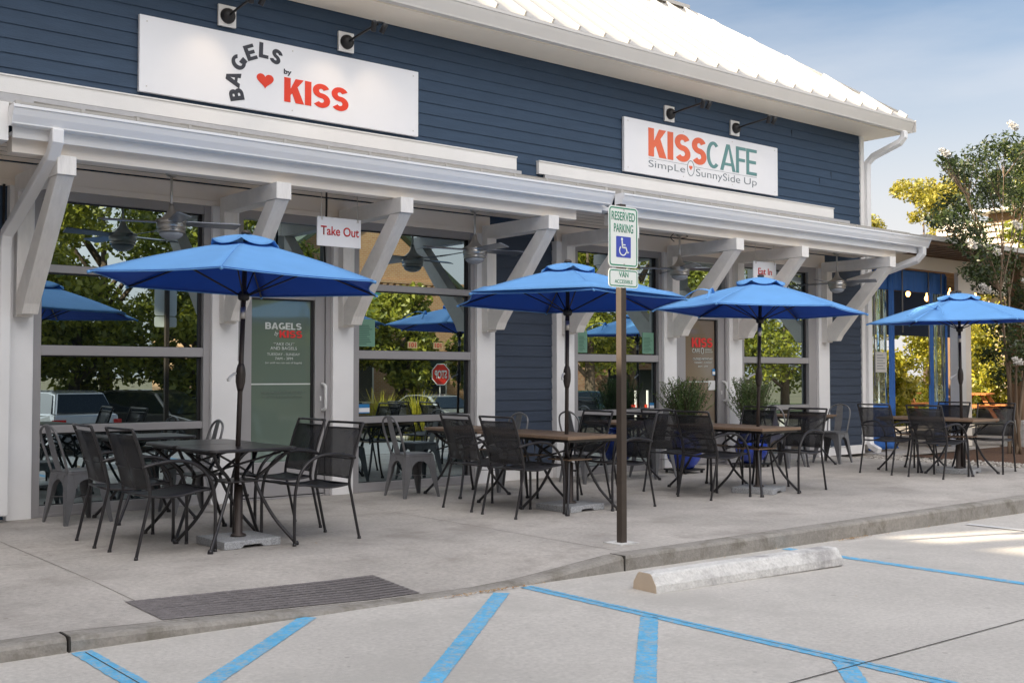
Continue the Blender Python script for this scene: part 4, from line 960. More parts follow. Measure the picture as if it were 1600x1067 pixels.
TW = [(7.08,7.78,'brown slat table pierced by the umbrella pole left of the parking sign'),(7.10,8.48,'brown slat table directly behind the umbrella table left of the parking sign'),(7.16,9.50,'brown slat table beside the Take Out window'),
      (9.68,7.63,'brown slat table pierced by the umbrella pole in front of the blue pots'),(9.72,8.33,'brown slat table pushed behind the umbrella table in front of the pots'),(9.62,9.62,'brown slat table beside the window behind the parking sign'),
      (13.60,7.42,'brown slat table pierced by the farthest umbrella pole'),(13.62,8.12,'brown slat table pushed behind the farthest umbrella table'),(13.25,9.62,'brown slat table by the grey siding at the end of the porch')]
for lst, t0 in ((TD,td),(TW,tw)):
    for i, (x, y, lb) in enumerate(lst):
        if i == 0: t0.location = (x,y,0); t0['label'] = lb
        else: copy_tree(t0, (x,y,0), R(rnd.uniform(-1,1)), lb, TG)
# ------------------------------------------------------------ mesh armchairs (face +x)
def armchair():
    r = thing('patio_armchair', '', 'chair')
    for s in (-1,1):
        y = s*.235
        m = MB(); m.tube([(-.30,y,.01),(-.265,y,.16),(-.225,y,.34),(-.205,y,.44),(-.225,y,.56),(-.285,y,.76),(-.335,y,.895)], .0115, n=8, sub=4); m.lathe([(.016,0),(.013,.02)], (-.30,y,0), 8); m.build('rear_leg', M['chair'], r)
        m = MB(); m.tube([(.285,y,.01),(.285,y,.30),(.27,y,.44),(.225,y,.55),(.13,y,.635),(0,y*1.04,.668),(-.16,y*1.04,.655),(-.26,y,.63)], .0125, n=8, sub=5); m.lathe([(.016,0),(.014,.02)], (.285,y,0), 8); m.build('front_leg', M['chair'], r)
    def seatz(t): return .430-.018*math.sin(math.pi*min(1,t*1.25))+.020*t*t
    m = MB(); N = 12; vs = []
    for i in range(N+1):
        t = i/N
        for y in (-.222,0,.222): vs.append((-.215+.475*t, y, seatz(t)-(.012 if y == 0 else 0)))
    m.add(vs, [(3*i+j,3*i+j+1,3*i+4+j,3*i+3+j) for i in range(N) for j in (0,1)], 0, True); m.build('seat', M['chairseat'], r, solid=.003, fixn=False)
    m = MB(); pts = [(-.215+.475*i/N, -.225, seatz(i/N)) for i in range(N+1)]; m.tube(pts, .009, n=6); m.tube([(x,.225,z) for x,_,z in pts], .009, n=6); m.tube([(.262,-.225,seatz(1)),(.262,.225,seatz(1))], .009, n=6); m.tube([(-.213,-.225,.428),(-.213,.225,.428)], .009, n=6); m.build('seat_frame', M['chair'], r)
    m = MB(); vs = []; BP = [(-.213,.475),(-.228,.56),(-.258,.66),(-.289,.76),(-.318,.85)]
    for x, z in BP:
        for y in (-.222,0,.222): vs.append((x-(.018 if y == 0 else 0), y, z))
    m.add(vs, [(3*i+j,3*i+j+1,3*i+4+j,3*i+3+j) for i in range(len(BP)-1) for j in (0,1)], 0, True); m.build('back_mesh', M['chairmesh'], r, solid=.002, fixn=False)
    m = MB()
    for x, z in ((-.335,.895),(-.318,.852),(-.245,.62),(-.212,.475)): m.tube([(x,-.235,z),(x-.012,0,z),(x,.235,z)], .010 if z > .88 else .006, n=7, sub=3)
    m.build('back_rail', M['chair'], r)
    return r
ac = armchair(); G = 'charcoal mesh armchairs at the patio tables'; ac['group'] = G
AC = [((3.14,7.80),2,'mesh armchair nearest the camera, left side of the nearest dark table'),((3.12,8.49),-3,'mesh armchair beside the nearest one, left of the second dark table'),
      ((4.26,7.68),184,'mesh armchair right of the nearest umbrella table, in front of the green door'),((4.36,8.45),178,'mesh armchair right of the second dark table, closest to the green door'),
      ((6.54,7.81),1,'mesh armchair on the left of the umbrella table left of the parking sign'),((6.56,8.45),-2,'mesh armchair left of the second brown table near the dark siding'),
      ((7.60,7.69),181,'mesh armchair directly behind the parking sign post'),((7.74,8.45),176,'mesh armchair right of the second brown table, under the folded umbrella'),
      ((9.02,7.66),-3,'mesh armchair on the left of the umbrella table in front of the blue pots'),((9.14,8.28),3,'mesh armchair left of the second table in front of the pots'),
      ((10.20,7.54),186,'mesh armchair on the right of the umbrella table in front of the pots'),((10.34,8.36),180,'mesh armchair right of the second table in front of the pots'),
      ((12.98,8.08),-2,'mesh armchair left of the farthest umbrella table, before the downspout'),((12.95,7.37),-1,'mesh armchair with its back to the camera at the farthest umbrella table'),
      ((14.10,7.30),192,'mesh armchair at the right end of the farthest umbrella table'),((14.22,8.05),178,'mesh armchair right of the farthest second table, near the gravel')]
for i, ((x, y), a, lb) in enumerate(AC):
    if i == 0: ac.location = (x,y,0); ac.rotation_euler = (0,0,R(a)); ac['label'] = lb
    else: copy_tree(ac, (x,y,0), R(a), lb, G)
# ------------------------------------------------------------ steel side chairs (face +x)
def steelchair():
    r = thing('steel_side_chair', '', 'chair')
    m = MB(); m.prism(rrect(-.17,.17,-.17,.17,.035), 'z', .445, .455); m.prism(rrect(-.172,.172,-.172,.172,.035), 'z', .420, .444); m.build('seat', M['gun'], r, bevel=.006)
    for k in range(4):       # four folded sheet sides make the legs
        top = .165; bot = .215; N = 10
        o = []   # outline in (u, z): u across side, tilt outwards below
        W = lambda z: bot+(top-bot)*z/.44
        out = [(-W(0),0),(-W(.44),.44),(W(.44),.44),(W(0),0),(W(0)-.028,0)]
        for i in range(N+1):
            a = math.pi*i/N; u_ = (W(.26)-.075)*math.cos(a); z_ = .26+.12*math.sin(a); out.append((u_, z_))
        out.append((-W(0)+.028,0))
        m = MB(); n = len(out)
        P_ = lambda u_, z_, d: (W(z_)+d, u_, z_)
        # triangulated strip: left leg, arch top, right leg
        L_ = [(-W(0),0),(-W(0)+.028,0),(-W(.26),.26),(-(W(.26)-.075),.26)]
        def quad(a, b, c, d): m.add([P_(*a,0),P_(*b,0),P_(*c,0),P_(*d,0)], [(0,1,2,3)])
        for s in (-1,1): quad((s*W(0),0),(s*(W(0)-.028),0),(s*(W(.26)-.075),.26),(s*W(.26),.26))
        prev = None
        for i in range(N+1):
            a = math.pi-math.pi*i/N; lo = ((W(.26)-.075)*math.cos(a), .26+.12*math.sin(a)); hz = .44; hu = -W(.44)+2*W(.44)*i/N; hi = (hu, hz)
            if i == 0: hi = (-W(.44),.44); quad((-W(.26),.26), lo, hi, hi) if False else m.add([P_(-W(.26),.26,0),P_(*lo,0),P_(*hi,0)], [(0,1,2)])
            if i == N: m.add([P_(W(.26),.26,0),P_(*lo,0),P_(W(.44),.44,0)], [(0,1,2)])
            if prev: quad(prev[0], lo, hi, prev[1])
            prev = (lo, hi)
        m.xf(Matrix.Rotation(math.pi/2*k,4,'Z')); m.build('leg_panel', M['gun'], r, solid=.003, fixn=True)
    m = MB(); pts = [(-.165,-.15,.44),(-.20,-.16,.56),(-.245,-.165,.70),(-.275,-.13,.80),(-.285,0,.845),(-.275,.13,.80),(-.245,.165,.70),(-.20,.16,.56),(-.165,.15,.44)]
    m.tube(pts, .011, n=8, sub=4); m.build('back_hoop', M['gun'], r)
    m = MB(); m.add([(-.172,-.05,.45),(-.172,.05,.45),(-.225,-.055,.62),(-.225,.055,.62),(-.283,-.045,.84),(-.283,.045,.84)], [(0,1,3,2),(2,3,5,4)]); m.build('back_splat', M['gun'], r, solid=.004)
    m = MB(); 
    for s in (-1,1): m.bar((-.19,s*.19,.22),(.19,-s*.19,.22),.014,.006)
    m.build('cross_brace', M['gun'], r)
    return r
sc = steelchair(); G = 'gunmetal steel side chairs along the wall'; sc['group'] = G
SC = [((3.20,9.86),8,'steel side chair at the left end of the large left window'),((4.22,9.90),176,'steel side chair before the white post left of the green door'),
      ((6.60,9.72),-4,'steel side chair alone in front of the Take Out window'),((7.72,9.62),182,'steel side chair beside the dark siding panel'),
      ((9.06,9.70),3,'steel side chair behind the umbrella table left of the parking sign post'),((10.16,9.62),186,'steel side chair just left of the left blue pot'),
      ((12.72,9.55),4,'steel side chair right of the right blue pot'),((13.86,9.55),190,'steel side chair in front of the grey siding beside the downspout')]
for i, ((x, y), a, lb) in enumerate(SC):
    if i == 0: sc.location = (x,y,0); sc.rotation_euler = (0,0,R(a)); sc['label'] = lb
    else: copy_tree(sc, (x,y,0), R(a), lb, G)
# ------------------------------------------------------------ potted rosemary
def pot(x, y, lb, seed, s=1):
    r = thing('potted_shrub', lb, 'potted plant', (x,y,0), 0, 'rosemary shrubs in cobalt pots')
    m = MB(); m.box(-.19,.19,-.19,.19,.035,.055)
    for a in (-1,1):
        for b2 in (-1,1): m.lathe([(.02,0),(.02,.034)], (a*.16,b2*.16,0), 8)
    m.build('plant_caddy', M['black'], r)
    m = MB(); prof_ = [(.11,.056),(.13,.07)]
    for i in range(22):
        t = i/21; z = .09+.40*t; rr = .14+.085*math.sin(math.pi*min(1,t*1.02)**.8); prof_ += [(rr+.006, z),(rr, z+.009)]
    prof_ += [(.16,.505),(.185,.52),(.185,.545),(.165,.55)]
    m.lathe(prof_, n=36); m.build('pot', M['potblue'], r)
    rg = np.random.default_rng(seed); V = []
    st = MB()
    for i in range(400):
        a = rg.uniform(0,6.28); lean = rg.uniform(0,.36)*rg.uniform(.3,1); L0 = rg.uniform(.35,.72); b0 = np.array([rg.uniform(-.09,.09), rg.uniform(-.09,.09), .53]); dr = np.array([math.cos(a)*lean, math.sin(a)*lean, L0]); dr2 = np.array([math.cos(a), math.sin(a), 0])*.12*rg.uniform(0,1)
        p = lambda t: b0+dr*t+dr2*t*t
        if i % 3 == 0: st.tube([p(0),p(.5),p(1)], [.004,.003,.0015], n=4)
        for k in range(60):
            t = rg.uniform(.12,1); c0 = p(t); d = rg.normal(size=3)*.6+np.array([0,0,.9]); d /= np.linalg.norm(d); l_ = rg.uniform(.016,.034); n_ = np.cross(d, rg.normal(size=3)); n_ /= np.linalg.norm(n_)
            V += [c0, c0+d*l_*.5+n_*.005, c0+d*l_, c0+d*l_*.5-n_*.005]
    leafobj('foliage', np.array(V), M['rosemary'], r); st.build('stems', M['bark'], r)
M['rosemary'] = leafmat('rosemary_leaf', (.030,.070,.016), (.13,.20,.045), .3)
pot(10.94,9.80,'rosemary bush in a cobalt blue pot left of the brown cafe door',1); pot(12.36,9.83,'rosemary bush in a cobalt blue pot right of the brown cafe door',2)
# ------------------------------------------------------------ open pavilion with roll-down curtains
pv = thing('pavilion', 'open dining pavilion with blue canvas valance, clear roll-down curtains and a brown roof underside', 'pavilion', (19.5,12.7,0))
def V_(mb, name, m, label=None, **k):
    mb.xf(Matrix.Translation((-19.5,-12.7,0))); o = mb.build(name, m, pv, **k)
    if label: o['label'] = label
    return o
m = MB(); m.box(15.99,27.6,9.25,15.6,3.40,3.48); V_(m, 'roof', M['roof'])
m = MB(); m.box(16.0,27.55,9.3,15.55,3.345,3.395)
for i in range(34): m.box(16.1+i*.33,16.13+i*.33,9.3,15.5,3.335,3.345)
V_(m, 'roof_underside', M['brownwood'])
m = MB(); m.box(16.08,27.5,10.28,10.34,3.10,3.33); V_(m, 'fascia', M['cream'], bevel=.004)
m = MB(); m.box(19.18,27.4,10.30,10.34,2.78,3.095); V_(m, 'side_panel', M['cream'])
m = MB(); m.box(18.70,18.93,10.22,10.40,0,2.78); V_(m, 'post', M['post_white'], bevel=.005)
m = MB(); m.box(18.93,19.17,10.25,10.42,0,2.78); V_(m, 'post', M['cream'], bevel=.005)
m = MB(); m.box(18.65,19.22,10.20,10.279,2.60,3.095); V_(m, 'capital', M['cream'], bevel=.004)
for x in (22.9,): m = MB(); m.box(x,x+.2,10.25,10.42,0,2.78); V_(m, 'post', M['cream'])
for x in (16.2,19.0,23.2,27.2): m = MB(); m.box(x,x+.2,15.0,15.2,-.05,3.335); V_(m, 'rear_post', M['brownwood'])
m = MB(); m.box(16.1,27.5,15.02,15.06,2.25,3.335); V_(m, 'rear_valance', mat('dark_canvas', (.012,.03,.10), .8))
m = MB(); m.box(15.95,27.6,10.0,15.3,-.045,-.01); V_(m, 'floor', M['concrete'])
def cloth(x0, x1, z0, z1, y, amp=.018, wl=.16, seed=0, n=60, nz=10, flare=0):
    q = random.Random(seed); ph = [q.uniform(0,6) for _ in range(4)]; g = MB(); vs = []
    for j in range(nz+1):
        t = j/nz; z = z1+(z0-z1)*t
        for i in range(n+1):
            s = i/n; x = x0+(x1-x0)*s+flare*t*t*(s); a = amp*(.4+.8*t)
            vs.append((x, y+a*(math.sin(2*math.pi*x/wl+ph[0]+.8*t)+.5*math.sin(2*math.pi*x/(wl*.53)+ph[1]-1.1*t)), z))
    g.add(vs, [(j*(n+1)+i,(j*(n+1)+i+1),(j+1)*(n+1)+i+1,(j+1)*(n+1)+i) for j in range(nz) for i in range(n)], 0, True); return g
V_(cloth(16.12,18.68,2.72,3.09,10.45,.012,.3,1), 'valance', M['curtainblue'], 'blue canvas valance', solid=.003, fixn=False)
clear = glassmat('clear_vinyl', (.5,.48,.40), .10, .04, .82, 1.2)
for i, (x0, x1) in enumerate(((16.14,16.80),(18.23,18.67))):
    V_(cloth(x0,x1,.80,2.74,10.47,.022,.21,4+i), 'clear_curtain', clear, 'rippled clear vinyl curtain', fixn=False)
    V_(cloth(x0-.0,x1+.02,.03,.80,10.46,.03,.24,8+i,flare=.28 if i == 0 else .05), 'curtain_skirt', M['curtainblue'], solid=.003, fixn=False)
for i, (x0, x1) in enumerate(((16.80,16.96),(18.06,18.21),(18.60,18.68))):
    V_(cloth(x0,x1,.5,3.05,10.44,.012,.09,12+i,n=16), 'curtain_edge', M['curtainblue'], 'blue canvas curtain edge', solid=.003, fixn=False)
m = MB()
for x in (16.30,17.16,18.00,18.42): m.tube([(x,10.40,3.08),(x+.005,10.40,1.1 if x != 17.16 else 2.0)], .012, n=6)
V_(m, 'hanging_cord', M['rope'])
nt_ = thing('paper_notice', 'white sheet of paper taped to the clear curtain beside the corner downspout', 'notice', (16.52,10.42,1.5))
m = MB(); m.box(16.36,16.68,10.418,10.421,1.32,1.66); S(m, 'sheet', mat('notice_white', (.6,.58,.56), .6), nt_)
m = MB()
for i in range(6): m.box(16.40,16.40+(.24 if i % 2 else .18),10.416,10.4175,1.60-i*.045,1.612-i*.045)
S(m, 'print', greyink, nt_)
# bistro lights
sl = thing('string_lights', 'string of warm lit bistro bulbs hanging under the pavilion roof', 'string lights', (19.5,12,3.1))
wire = []
bul = [(17.3,12.05,2.95),(18.89,12,2.93),(20.01,12,2.90),(20.7,12,2.84),(21.6,12,2.98),(22.6,12,3.0)]
m = MB(); m.tube([(16.1,12.05,3.25)]+[(x,y,z+.10) for x,y,z in bul]+[(23,12,3.3)], .006, n=5, sub=4); S(m, 'wire', M['black'], sl)
BULB = emis('lit_bulb', (1,.45,.11), 5)
for x, y, z in bul:
    m = MB(); m.lathe([(.012,.10),(.015,.05),(.04,.01),(.045,-.02),(.03,-.06),(.005,-.075)], (x,y,z), 12); S(m, 'bulb', BULB, sl)
# brown timber post on a white plinth
bp = thing('timber_post', 'brown timber post standing on a white masonry plinth behind the flowering tree', 'post', (19.9,9.75,0))
m = MB(); m.box(-.22,.22,-.2,.2,-.05,.46); m.build('plinth', M['bollard'], bp, bevel=.01); m = MB(); m.box(-.13,.13,-.13,.13,.46,3.33); m.build('post', M['brownwood'], bp, bevel=.006)
# picnic tables beyond
def picnic(x, y, rz, lb):
    r = thing('picnic_table', lb, 'picnic table', (x,y,0), rz, 'orange picnic tables beyond the pavilion')
    m = MB()
    for i in range(5): m.box(-.9,.9,-.36+i*.147,-.36+i*.147+.135,.72,.76)
    m.build('tabletop', M['orangewood'], r, bevel=.004)
    for s in (-1,1):
        m = MB(); m.box(-.9,.9,s*.72-.13,s*.72-.005,.43,.47); m.box(-.9,.9,s*.72+.005,s*.72+.13,.43,.47); m.build('bench_seat', M['orangewood'], r, bevel=.004)
        m = MB(); m.bar((s*.62,-.62,0),(s*.62,-.2,.72),.04,.10); m.bar((s*.62,.62,0),(s*.62,.2,.72),.04,.10); m.box(s*.62-.02,s*.62+.02,-.8,.8,.36,.43); m.build('a_frame', M['orangewood'], r)
picnic(30.2,16.0,R(20),'orange picnic table in the sun beyond the pavilion, right of the white post'); picnic(29.6,18.4,R(-15),'orange picnic table in front of the yellow green bushes, seen through the pavilion')
# ------------------------------------------------------------ slatted building far right
sb = thing('slatted_building', 'pale building with horizontal white slats and a brown frieze behind the flowering tree', 'building', (42,19,0))
def B_(mb, name, m, **k): mb.xf(Matrix.Translation((-42,-19,0))); return mb.build(name, m, sb, **k)
m = MB(); m.box(40.05,48,14,22.8,-.1,6.9); B_(m, 'wall', mat('tan_stucco', (.42,.33,.24), .9, var=.05))
m = MB(); z = 5.0
while z < 6.9: m.box(39.95,40.045,13.9,22.7,z,z+.17); z += .235
B_(m, 'slat_screen', mat('sunlit_slat', (.72,.66,.58), .7, var=.06))
m = MB(); m.box(39.9,48,13.8,20.6,6.95,7.28); B_(m, 'frieze', M['brownwood'])
m = MB(); m.box(39.3,48.6,13.3,21.0,7.3,7.42); B_(m, 'eave', M['white'])
# ------------------------------------------------------------ trees
L1 = leafmat('lit_leaf', (.17,.20,.012), (.58,.50,.04), .4)
L2 = leafmat('oak_leaf', (.08,.115,.014), (.32,.34,.04), .4)
L3 = leafmat('myrtle_leaf', (.014,.034,.008), (.075,.105,.02), .35)
L4 = leafmat('pine_leaf', (.16,.17,.015), (.50,.42,.05), .4)
LF = leafmat('white_blossom', (.55,.52,.48), (.80,.78,.74), .3)
def tree(name, x, y, z, h, cr, n, lm, lb, seed, cat='tree', group=None, trunk=.16, crownbase=.35, size=.09, nc=26, branches=7, bark='bark', sq=1, leaf='crown'):
    q = random.Random(seed); r = thing(name, lb, cat, (x,y,z), 0, group)
    C_ = []; Rr = []
    t = MB(); lean = (q.uniform(-.3,.3), q.uniform(-.3,.3)); pts = [(0,0,-.1),(lean[0]*.2,lean[1]*.2,h*.25),(lean[0]*.6,lean[1]*.6,h*.5),(lean[0],lean[1],h*.8)]
    t.tube(pts, [trunk,trunk*.8,trunk*.55,trunk*.2], n=9); tips = []
    for i in range(branches):
        a = q.uniform(0,6.28); s = h*q.uniform(crownbase*.75,.65); e = (math.cos(a)*cr*q.uniform(.5,.95), math.sin(a)*cr*q.uniform(.5,.95), min(h*.95, s+h*q.uniform(.08,.3)))
        b0 = (lean[0]*s/h, lean[1]*s/h, s); t.tube([b0,((b0[0]+e[0])/2,(b0[1]+e[1])/2,(b0[2]+e[2])/2+.06*h*q.uniform(-.3,1)),e], [trunk*.4,trunk*.25,trunk*.07], n=6, sub=0); tips.append(e)
    t.build('trunk', M[bark], r)
    for i in range(nc):
        a = q.uniform(0,6.28); ph = q.uniform(-.9,1); rr = cr*math.sqrt(max(0,1-ph*ph))*q.uniform(.35,1); zc = h*(crownbase+1)/2+ph*h*(1-crownbase)/2*sq
        C_.append((rr*math.cos(a), rr*math.sin(a), zc)); Rr.append(cr*q.uniform(.16,.40))
    for e in tips: C_.append(e); Rr.append(cr*q.uniform(.2,.35))
    leafobj(leaf, leaves(C_, Rr, n, size, seed), lm, r); return r
# flowering crape myrtle by the sidewalk end
cm = thing('crape_myrtle', 'dark leaved crape myrtle with white blossom clusters and slim tan stems beside the pavilion', 'tree', (17.9,8.85,-.03))
CL = [(16.71,8.35,4.8,.32),(17.66,9.26,4.91,.3),(16.31,8.87,4.43,.28),(15.2,8.48,4.45,.16),(15.55,8.55,4.40,.16),(15.9,8.6,4.36,.2),(18.11,9.39,4.38,.45),(16.54,9.0,3.97,.38),(15.23,8.61,3.58,.2),(15.7,8.7,3.62,.28),(19.5,9.52,4.55,.5),(16.44,8.74,3.52,.33),(15.89,8.35,3.15,.25),(18.26,9.26,3.18,.36),(15.93,8.48,2.83,.2),(16.3,8.5,2.8,.22),(19.3,9.39,2.64,.35),(17.82,9.0,2.08,.3),(17.56,8.61,1.75,.35),(18.99,9.52,1.28,.3),(17.64,9.13,1.6,.2),(16.05,8.74,3.34,.2),(17.76,8.35,4.73,.45),(20.15,9.26,4.0,.6),(19.5,8.87,2.79,.6),(17.1,8.7,4.45,.3),(17.3,8.9,2.75,.28),(18.6,8.8,4.9,.4),(18.5,8.6,2.0,.35),(18.3,8.7,1.5,.25),(16.9,8.8,2.95,.25)]
t = MB(); q = random.Random(11); B0 = Vector((17.9,8.85,-.05))
mains = [(17.2,8.7,2.6),(17.75,8.9,2.5),(18.3,9.1,2.6),(18.9,9.0,2.3),(17.5,8.6,1.7)]
for i, mn in enumerate(mains):
    b = B0+Vector((.09*math.cos(i*1.3),.09*math.sin(i*1.3),0)); mn = Vector(mn); t.tube([b,b.lerp(mn,.5)+Vector((q.uniform(-.08,.08),q.uniform(-.08,.08),0)),mn], [.030,.024,.016], n=7, sub=4)
for (x,y,z,r_) in CL:
    mn = min((Vector(k) for k in mains), key=lambda k: (k-Vector((x,y,z))).length+(.8 if k.z > z else 0)); e = Vector((x,y,z)); mid = mn.lerp(e,.5)+Vector((q.uniform(-.1,.1),q.uniform(-.1,.1),q.uniform(-.05,.12)))
    t.tube([mn,mid,e], [.013,.008,.003], n=5, sub=3)
    for k in range(4): d = Vector((q.uniform(-1,1),q.uniform(-1,1),q.uniform(-.3,1))).normalized()*r_*1.1; t.tube([mid.lerp(e,.6),e+d], [.007,.0025], n=4)
t.xf(Matrix.Translation((-17.9,-8.85,.03))).build('trunk', M['barkpale'], cm)
off = np.array([17.9,8.85,-.03]); leafobj('crown', leaves([c_[:3] for c_ in CL], [c_[3]*1.12 for c_ in CL], 19000, .038, 21, aspect=.42)-off, L3, cm)
FL = [(17.32,8.3,2.71),(17.5,8.3,1.54),(16.95,8.3,1.48),(17.47,8.2,4.37),(17.6,8.2,3.81),(15.8,8.2,2.55),(16.3,8.3,3.15),(15.6,8.3,3.2),(16.71,8.2,5.1),(17.7,8.2,5.12),(18.3,8.3,4.6),(17.0,8.3,3.6),(15.05,8.4,4.5),(18.0,8.2,4.1),(17.9,8.2,2.2)]
FV = [leaves([f,(f[0]+.06,f[1],f[2]-.03),(f[0]-.05,f[1]+.03,f[2]+.05)],[.075,.05,.055],200,.014,40+i,aspect=.9) for i, f in enumerate(FL)]
leafobj('blossom', np.concatenate(FV)-off, LF, cm)
G = 'trees beyond the pavilion'
L1t = leafmat('tree_leaf', (.10,.14,.012), (.38,.38,.035), .4)
tree('broadleaf_tree', 36,16.7,0,9.0,1.7,14000,L1t,'sunlit yellow green tree rising behind the flowering myrtle at the right edge',31,group=G,size=.075)
tree('broadleaf_tree', 40.5,26.4,0,7.6,2.0,15000,L4,'low sunlit yellow tree beside the corner downspout',32,group=G,size=.08)
tree('pine_tree', 47,27.3,0,10.4,2.3,15000,L4,'taller pale yellow tree top behind the low one beside the downspout',33,group=G,size=.09,crownbase=.5)
tree('broadleaf_tree', 39,21.3,0,6.2,1.6,10000,L1,'sunlit tree left of the slatted building',34,group=G,size=.08)
for i, (x, y, h, c_) in enumerate(((58,44,9,4),(66,38,10,4),(72,30,9,4),(60,26,8,3.5),(75,22,10,4.5),(52,16,8,3.5),(48,10,7,3))):
    tree('distant_tree', x,y,0,h,c_,3500,L2,'far green tree in the row that closes the horizon behind the pavilion',50+i,group='distant trees behind the pavilion',size=.26,nc=20)
G = 'sunlit bushes behind the pavilion'
bs = [(22.5,17.2,2.6,1.3),(24.6,18.4,3.2,1.6),(26.8,19.6,3.4,1.7),(29.0,20.4,3.2,1.7),(31.2,21.6,3.6,1.8),(25.6,16.4,1.7,.9),(27.6,17.6,1.6,1.0),(33,18.4,3.0,1.7),(34.0,18.9,2.6,1.4),(34.6,17.0,2.2,1.2),(37,15.5,3.0,1.6),(39,17.6,3.4,1.8)]
bl_ = ['at the left edge of the view through the pavilion','tallest, behind the clear curtain','directly behind the blue curtain strip','behind the second curtain strip','farthest back in the middle','low one before the taller bushes','low one near the far picnic table','behind the white pavilion post','left of the slatted building foot','low one behind the near picnic table','right of the white pavilion post','at the right edge under the myrtle']
for i, (x, y, h, c_) in enumerate(bs):
    q = random.Random(70+i); r = thing('bush', 'yellow green sunlit bush, '+bl_[i], 'bush', (x,y,-.05), 0, G)
    C_ = [(q.uniform(-c_,c_)*.8,q.uniform(-c_,c_)*.8,h*q.uniform(.08,1.05)) for _ in range(30)]; leafobj('foliage', leaves(C_, [c_*q.uniform(.3,.52) for _ in C_], 9500, .075, 80+i), L1 if i % 3 else L4, r)
    st = MB()
    for k in range(6): st.tube([(q.uniform(-.1,.1),q.uniform(-.1,.1),0),C_[k]], [.03,.008], n=5)
    st.build('stems', M['bark'], r)
# ------------------------------------------------------------ the far side of the parking lot (seen in the windows)
G = 'trees across the parking lot'
ZL = -.85
def oak(x, y, h, cr, n, seed, lb, cb=.22, **k): return tree('oak_tree', x, y, ZL, h, cr, n, L2b if seed % 2 else L2, lb, seed, group=G, size=.12, crownbase=cb, trunk=.26, branches=10, nc=34, **k)
L2b = leafmat('oak_leaf_light', (.12,.16,.014), (.46,.45,.05), .4)
oak(9.0,-13,11,3.2,15000,101,'big oak across the lot mirrored at the left of the large left window')
oak(4.2,-14,9.5,3.0,10000,114,'oak across the lot left of the parked cars', cb=.1)
oak(-1.5,-15,9,3.2,9000,115,'oak at the left end of the row across the lot', cb=.08)
oak(13.2,-17,9.5,3.0,12000,102,'oak across the lot mirrored in the middle of the large left window')
oak(11.2,-14.5,4.6,2.4,9000,103,'low spreading oak behind the parked cars', cb=.3)
oak(16.3,-13.5,8.0,2.5,13000,104,'small oak right of the parked cars across the lot', cb=.25)
oak(14.7,-12.9,4.4,1.7,9000,113,'low dense oak just right of the dark SUV across the lot',cb=.05)
oak(19.2,-12.5,4.9,1.8,9000,105,'small oak in front of the left half of the brick gable building', cb=.32)
oak(22.6,-13.2,5.2,2.0,9000,107,'small oak in front of the right half of the brick gable building', cb=.32)
oak(27.2,-13.6,5.0,2.1,8000,106,'small oak at the right corner of the brick gable building', cb=.3)
oak(31.5,-12.5,9,3.0,14000,109,'tall oak mirrored in the window behind the parking sign', cb=.22)
oak(35.6,-14,9.5,3.2,13000,108,'tall oak right of the one mirrored behind the parking sign', cb=.22)
oak(41.5,-13,9,3.4,12000,111,'tall oak mirrored in the last window before the grey siding', cb=.12)
oak(46.5,-14,8.5,3.4,9000,112,'far oak at the end of the row across the lot', cb=.15)
bb = thing('brick_building', 'brick gable building with dark green roof, mirrored in the Take Out window', 'building', (23.2,-17,ZL))
BR = brickmat('warm_brick', (.58,.35,.18), (.50,.27,.14), (.6,.5,.4))
m = MB(); m.prism([(-5.3,0),(5.3,0),(5.3,5.25),(0,9.1),(-5.3,5.25)], 'y', -8, 0); m.build('wall', BR, bb)
m = MB()
for s in (-1,1): m.prism([(0,9.35),(s*5.8,5.15),(s*5.8,4.97),(0,9.12)], 'y', -8.3, .35)
m.build('roof', mat('green_roof', (.05,.075,.055), .7, var=.1), bb)
m = MB()
for i in range(34): m.box(-5.2+i*.31,-5.04+i*.31,.0,.10,5.6,5.85)
m.box(-5.3,5.3,0,.12,5.86,5.98); m.build('cornice', BR, bb)
for x in (-3.6,0,3.6):
    m = MB(); m.box(x-.6,x+.6,.0,.06,1.0,3.0); f = m.build('window', M['white'], bb); m = MB(); m.box(x-.52,x+.52,.06,.07,1.08,2.92); m.build('pane', mat('dark_pane', (.02,.03,.035), .15), f)
m = MB(); m.lathe([(.9,0),(.9,.12)], (0,0,0), 28); m.xf(Matrix.Translation((.3,.02,4.7)) @ Matrix.Rotation(R(-90),4,'X')); o = m.build('wall_sign', mat('pale_green_sign', (.10,.42,.32), .5), None, (23.2,-17,ZL)); tag(o, 'round pale green sign on the brick gable across the lot', 'sign')
b2 = thing('brick_storefront', 'low red brick storefront with a dark canopy, mirrored behind the parking sign', 'building', (38,-17.5,ZL))
BR2 = brickmat('red_brick', (.40,.16,.09), (.55,.36,.24), (.5,.45,.38))
m = MB(); m.box(-6,6,-6,0,0,4.2); m.build('wall', BR2, b2); m = MB(); m.box(-6.2,6.2,-6.2,.25,4.2,4.5); m.build('parapet', M['white'], b2)
m = MB(); m.box(-1,5,0,1.4,2.7,2.85); m.build('canopy', mat('dark_green_canopy', (.02,.05,.04), .6), b2)
m = MB(); m.box(-.6,4.6,.0,.05,.2,2.4); m.build('window', mat('dark_pane2', (.015,.02,.025), .1), b2)
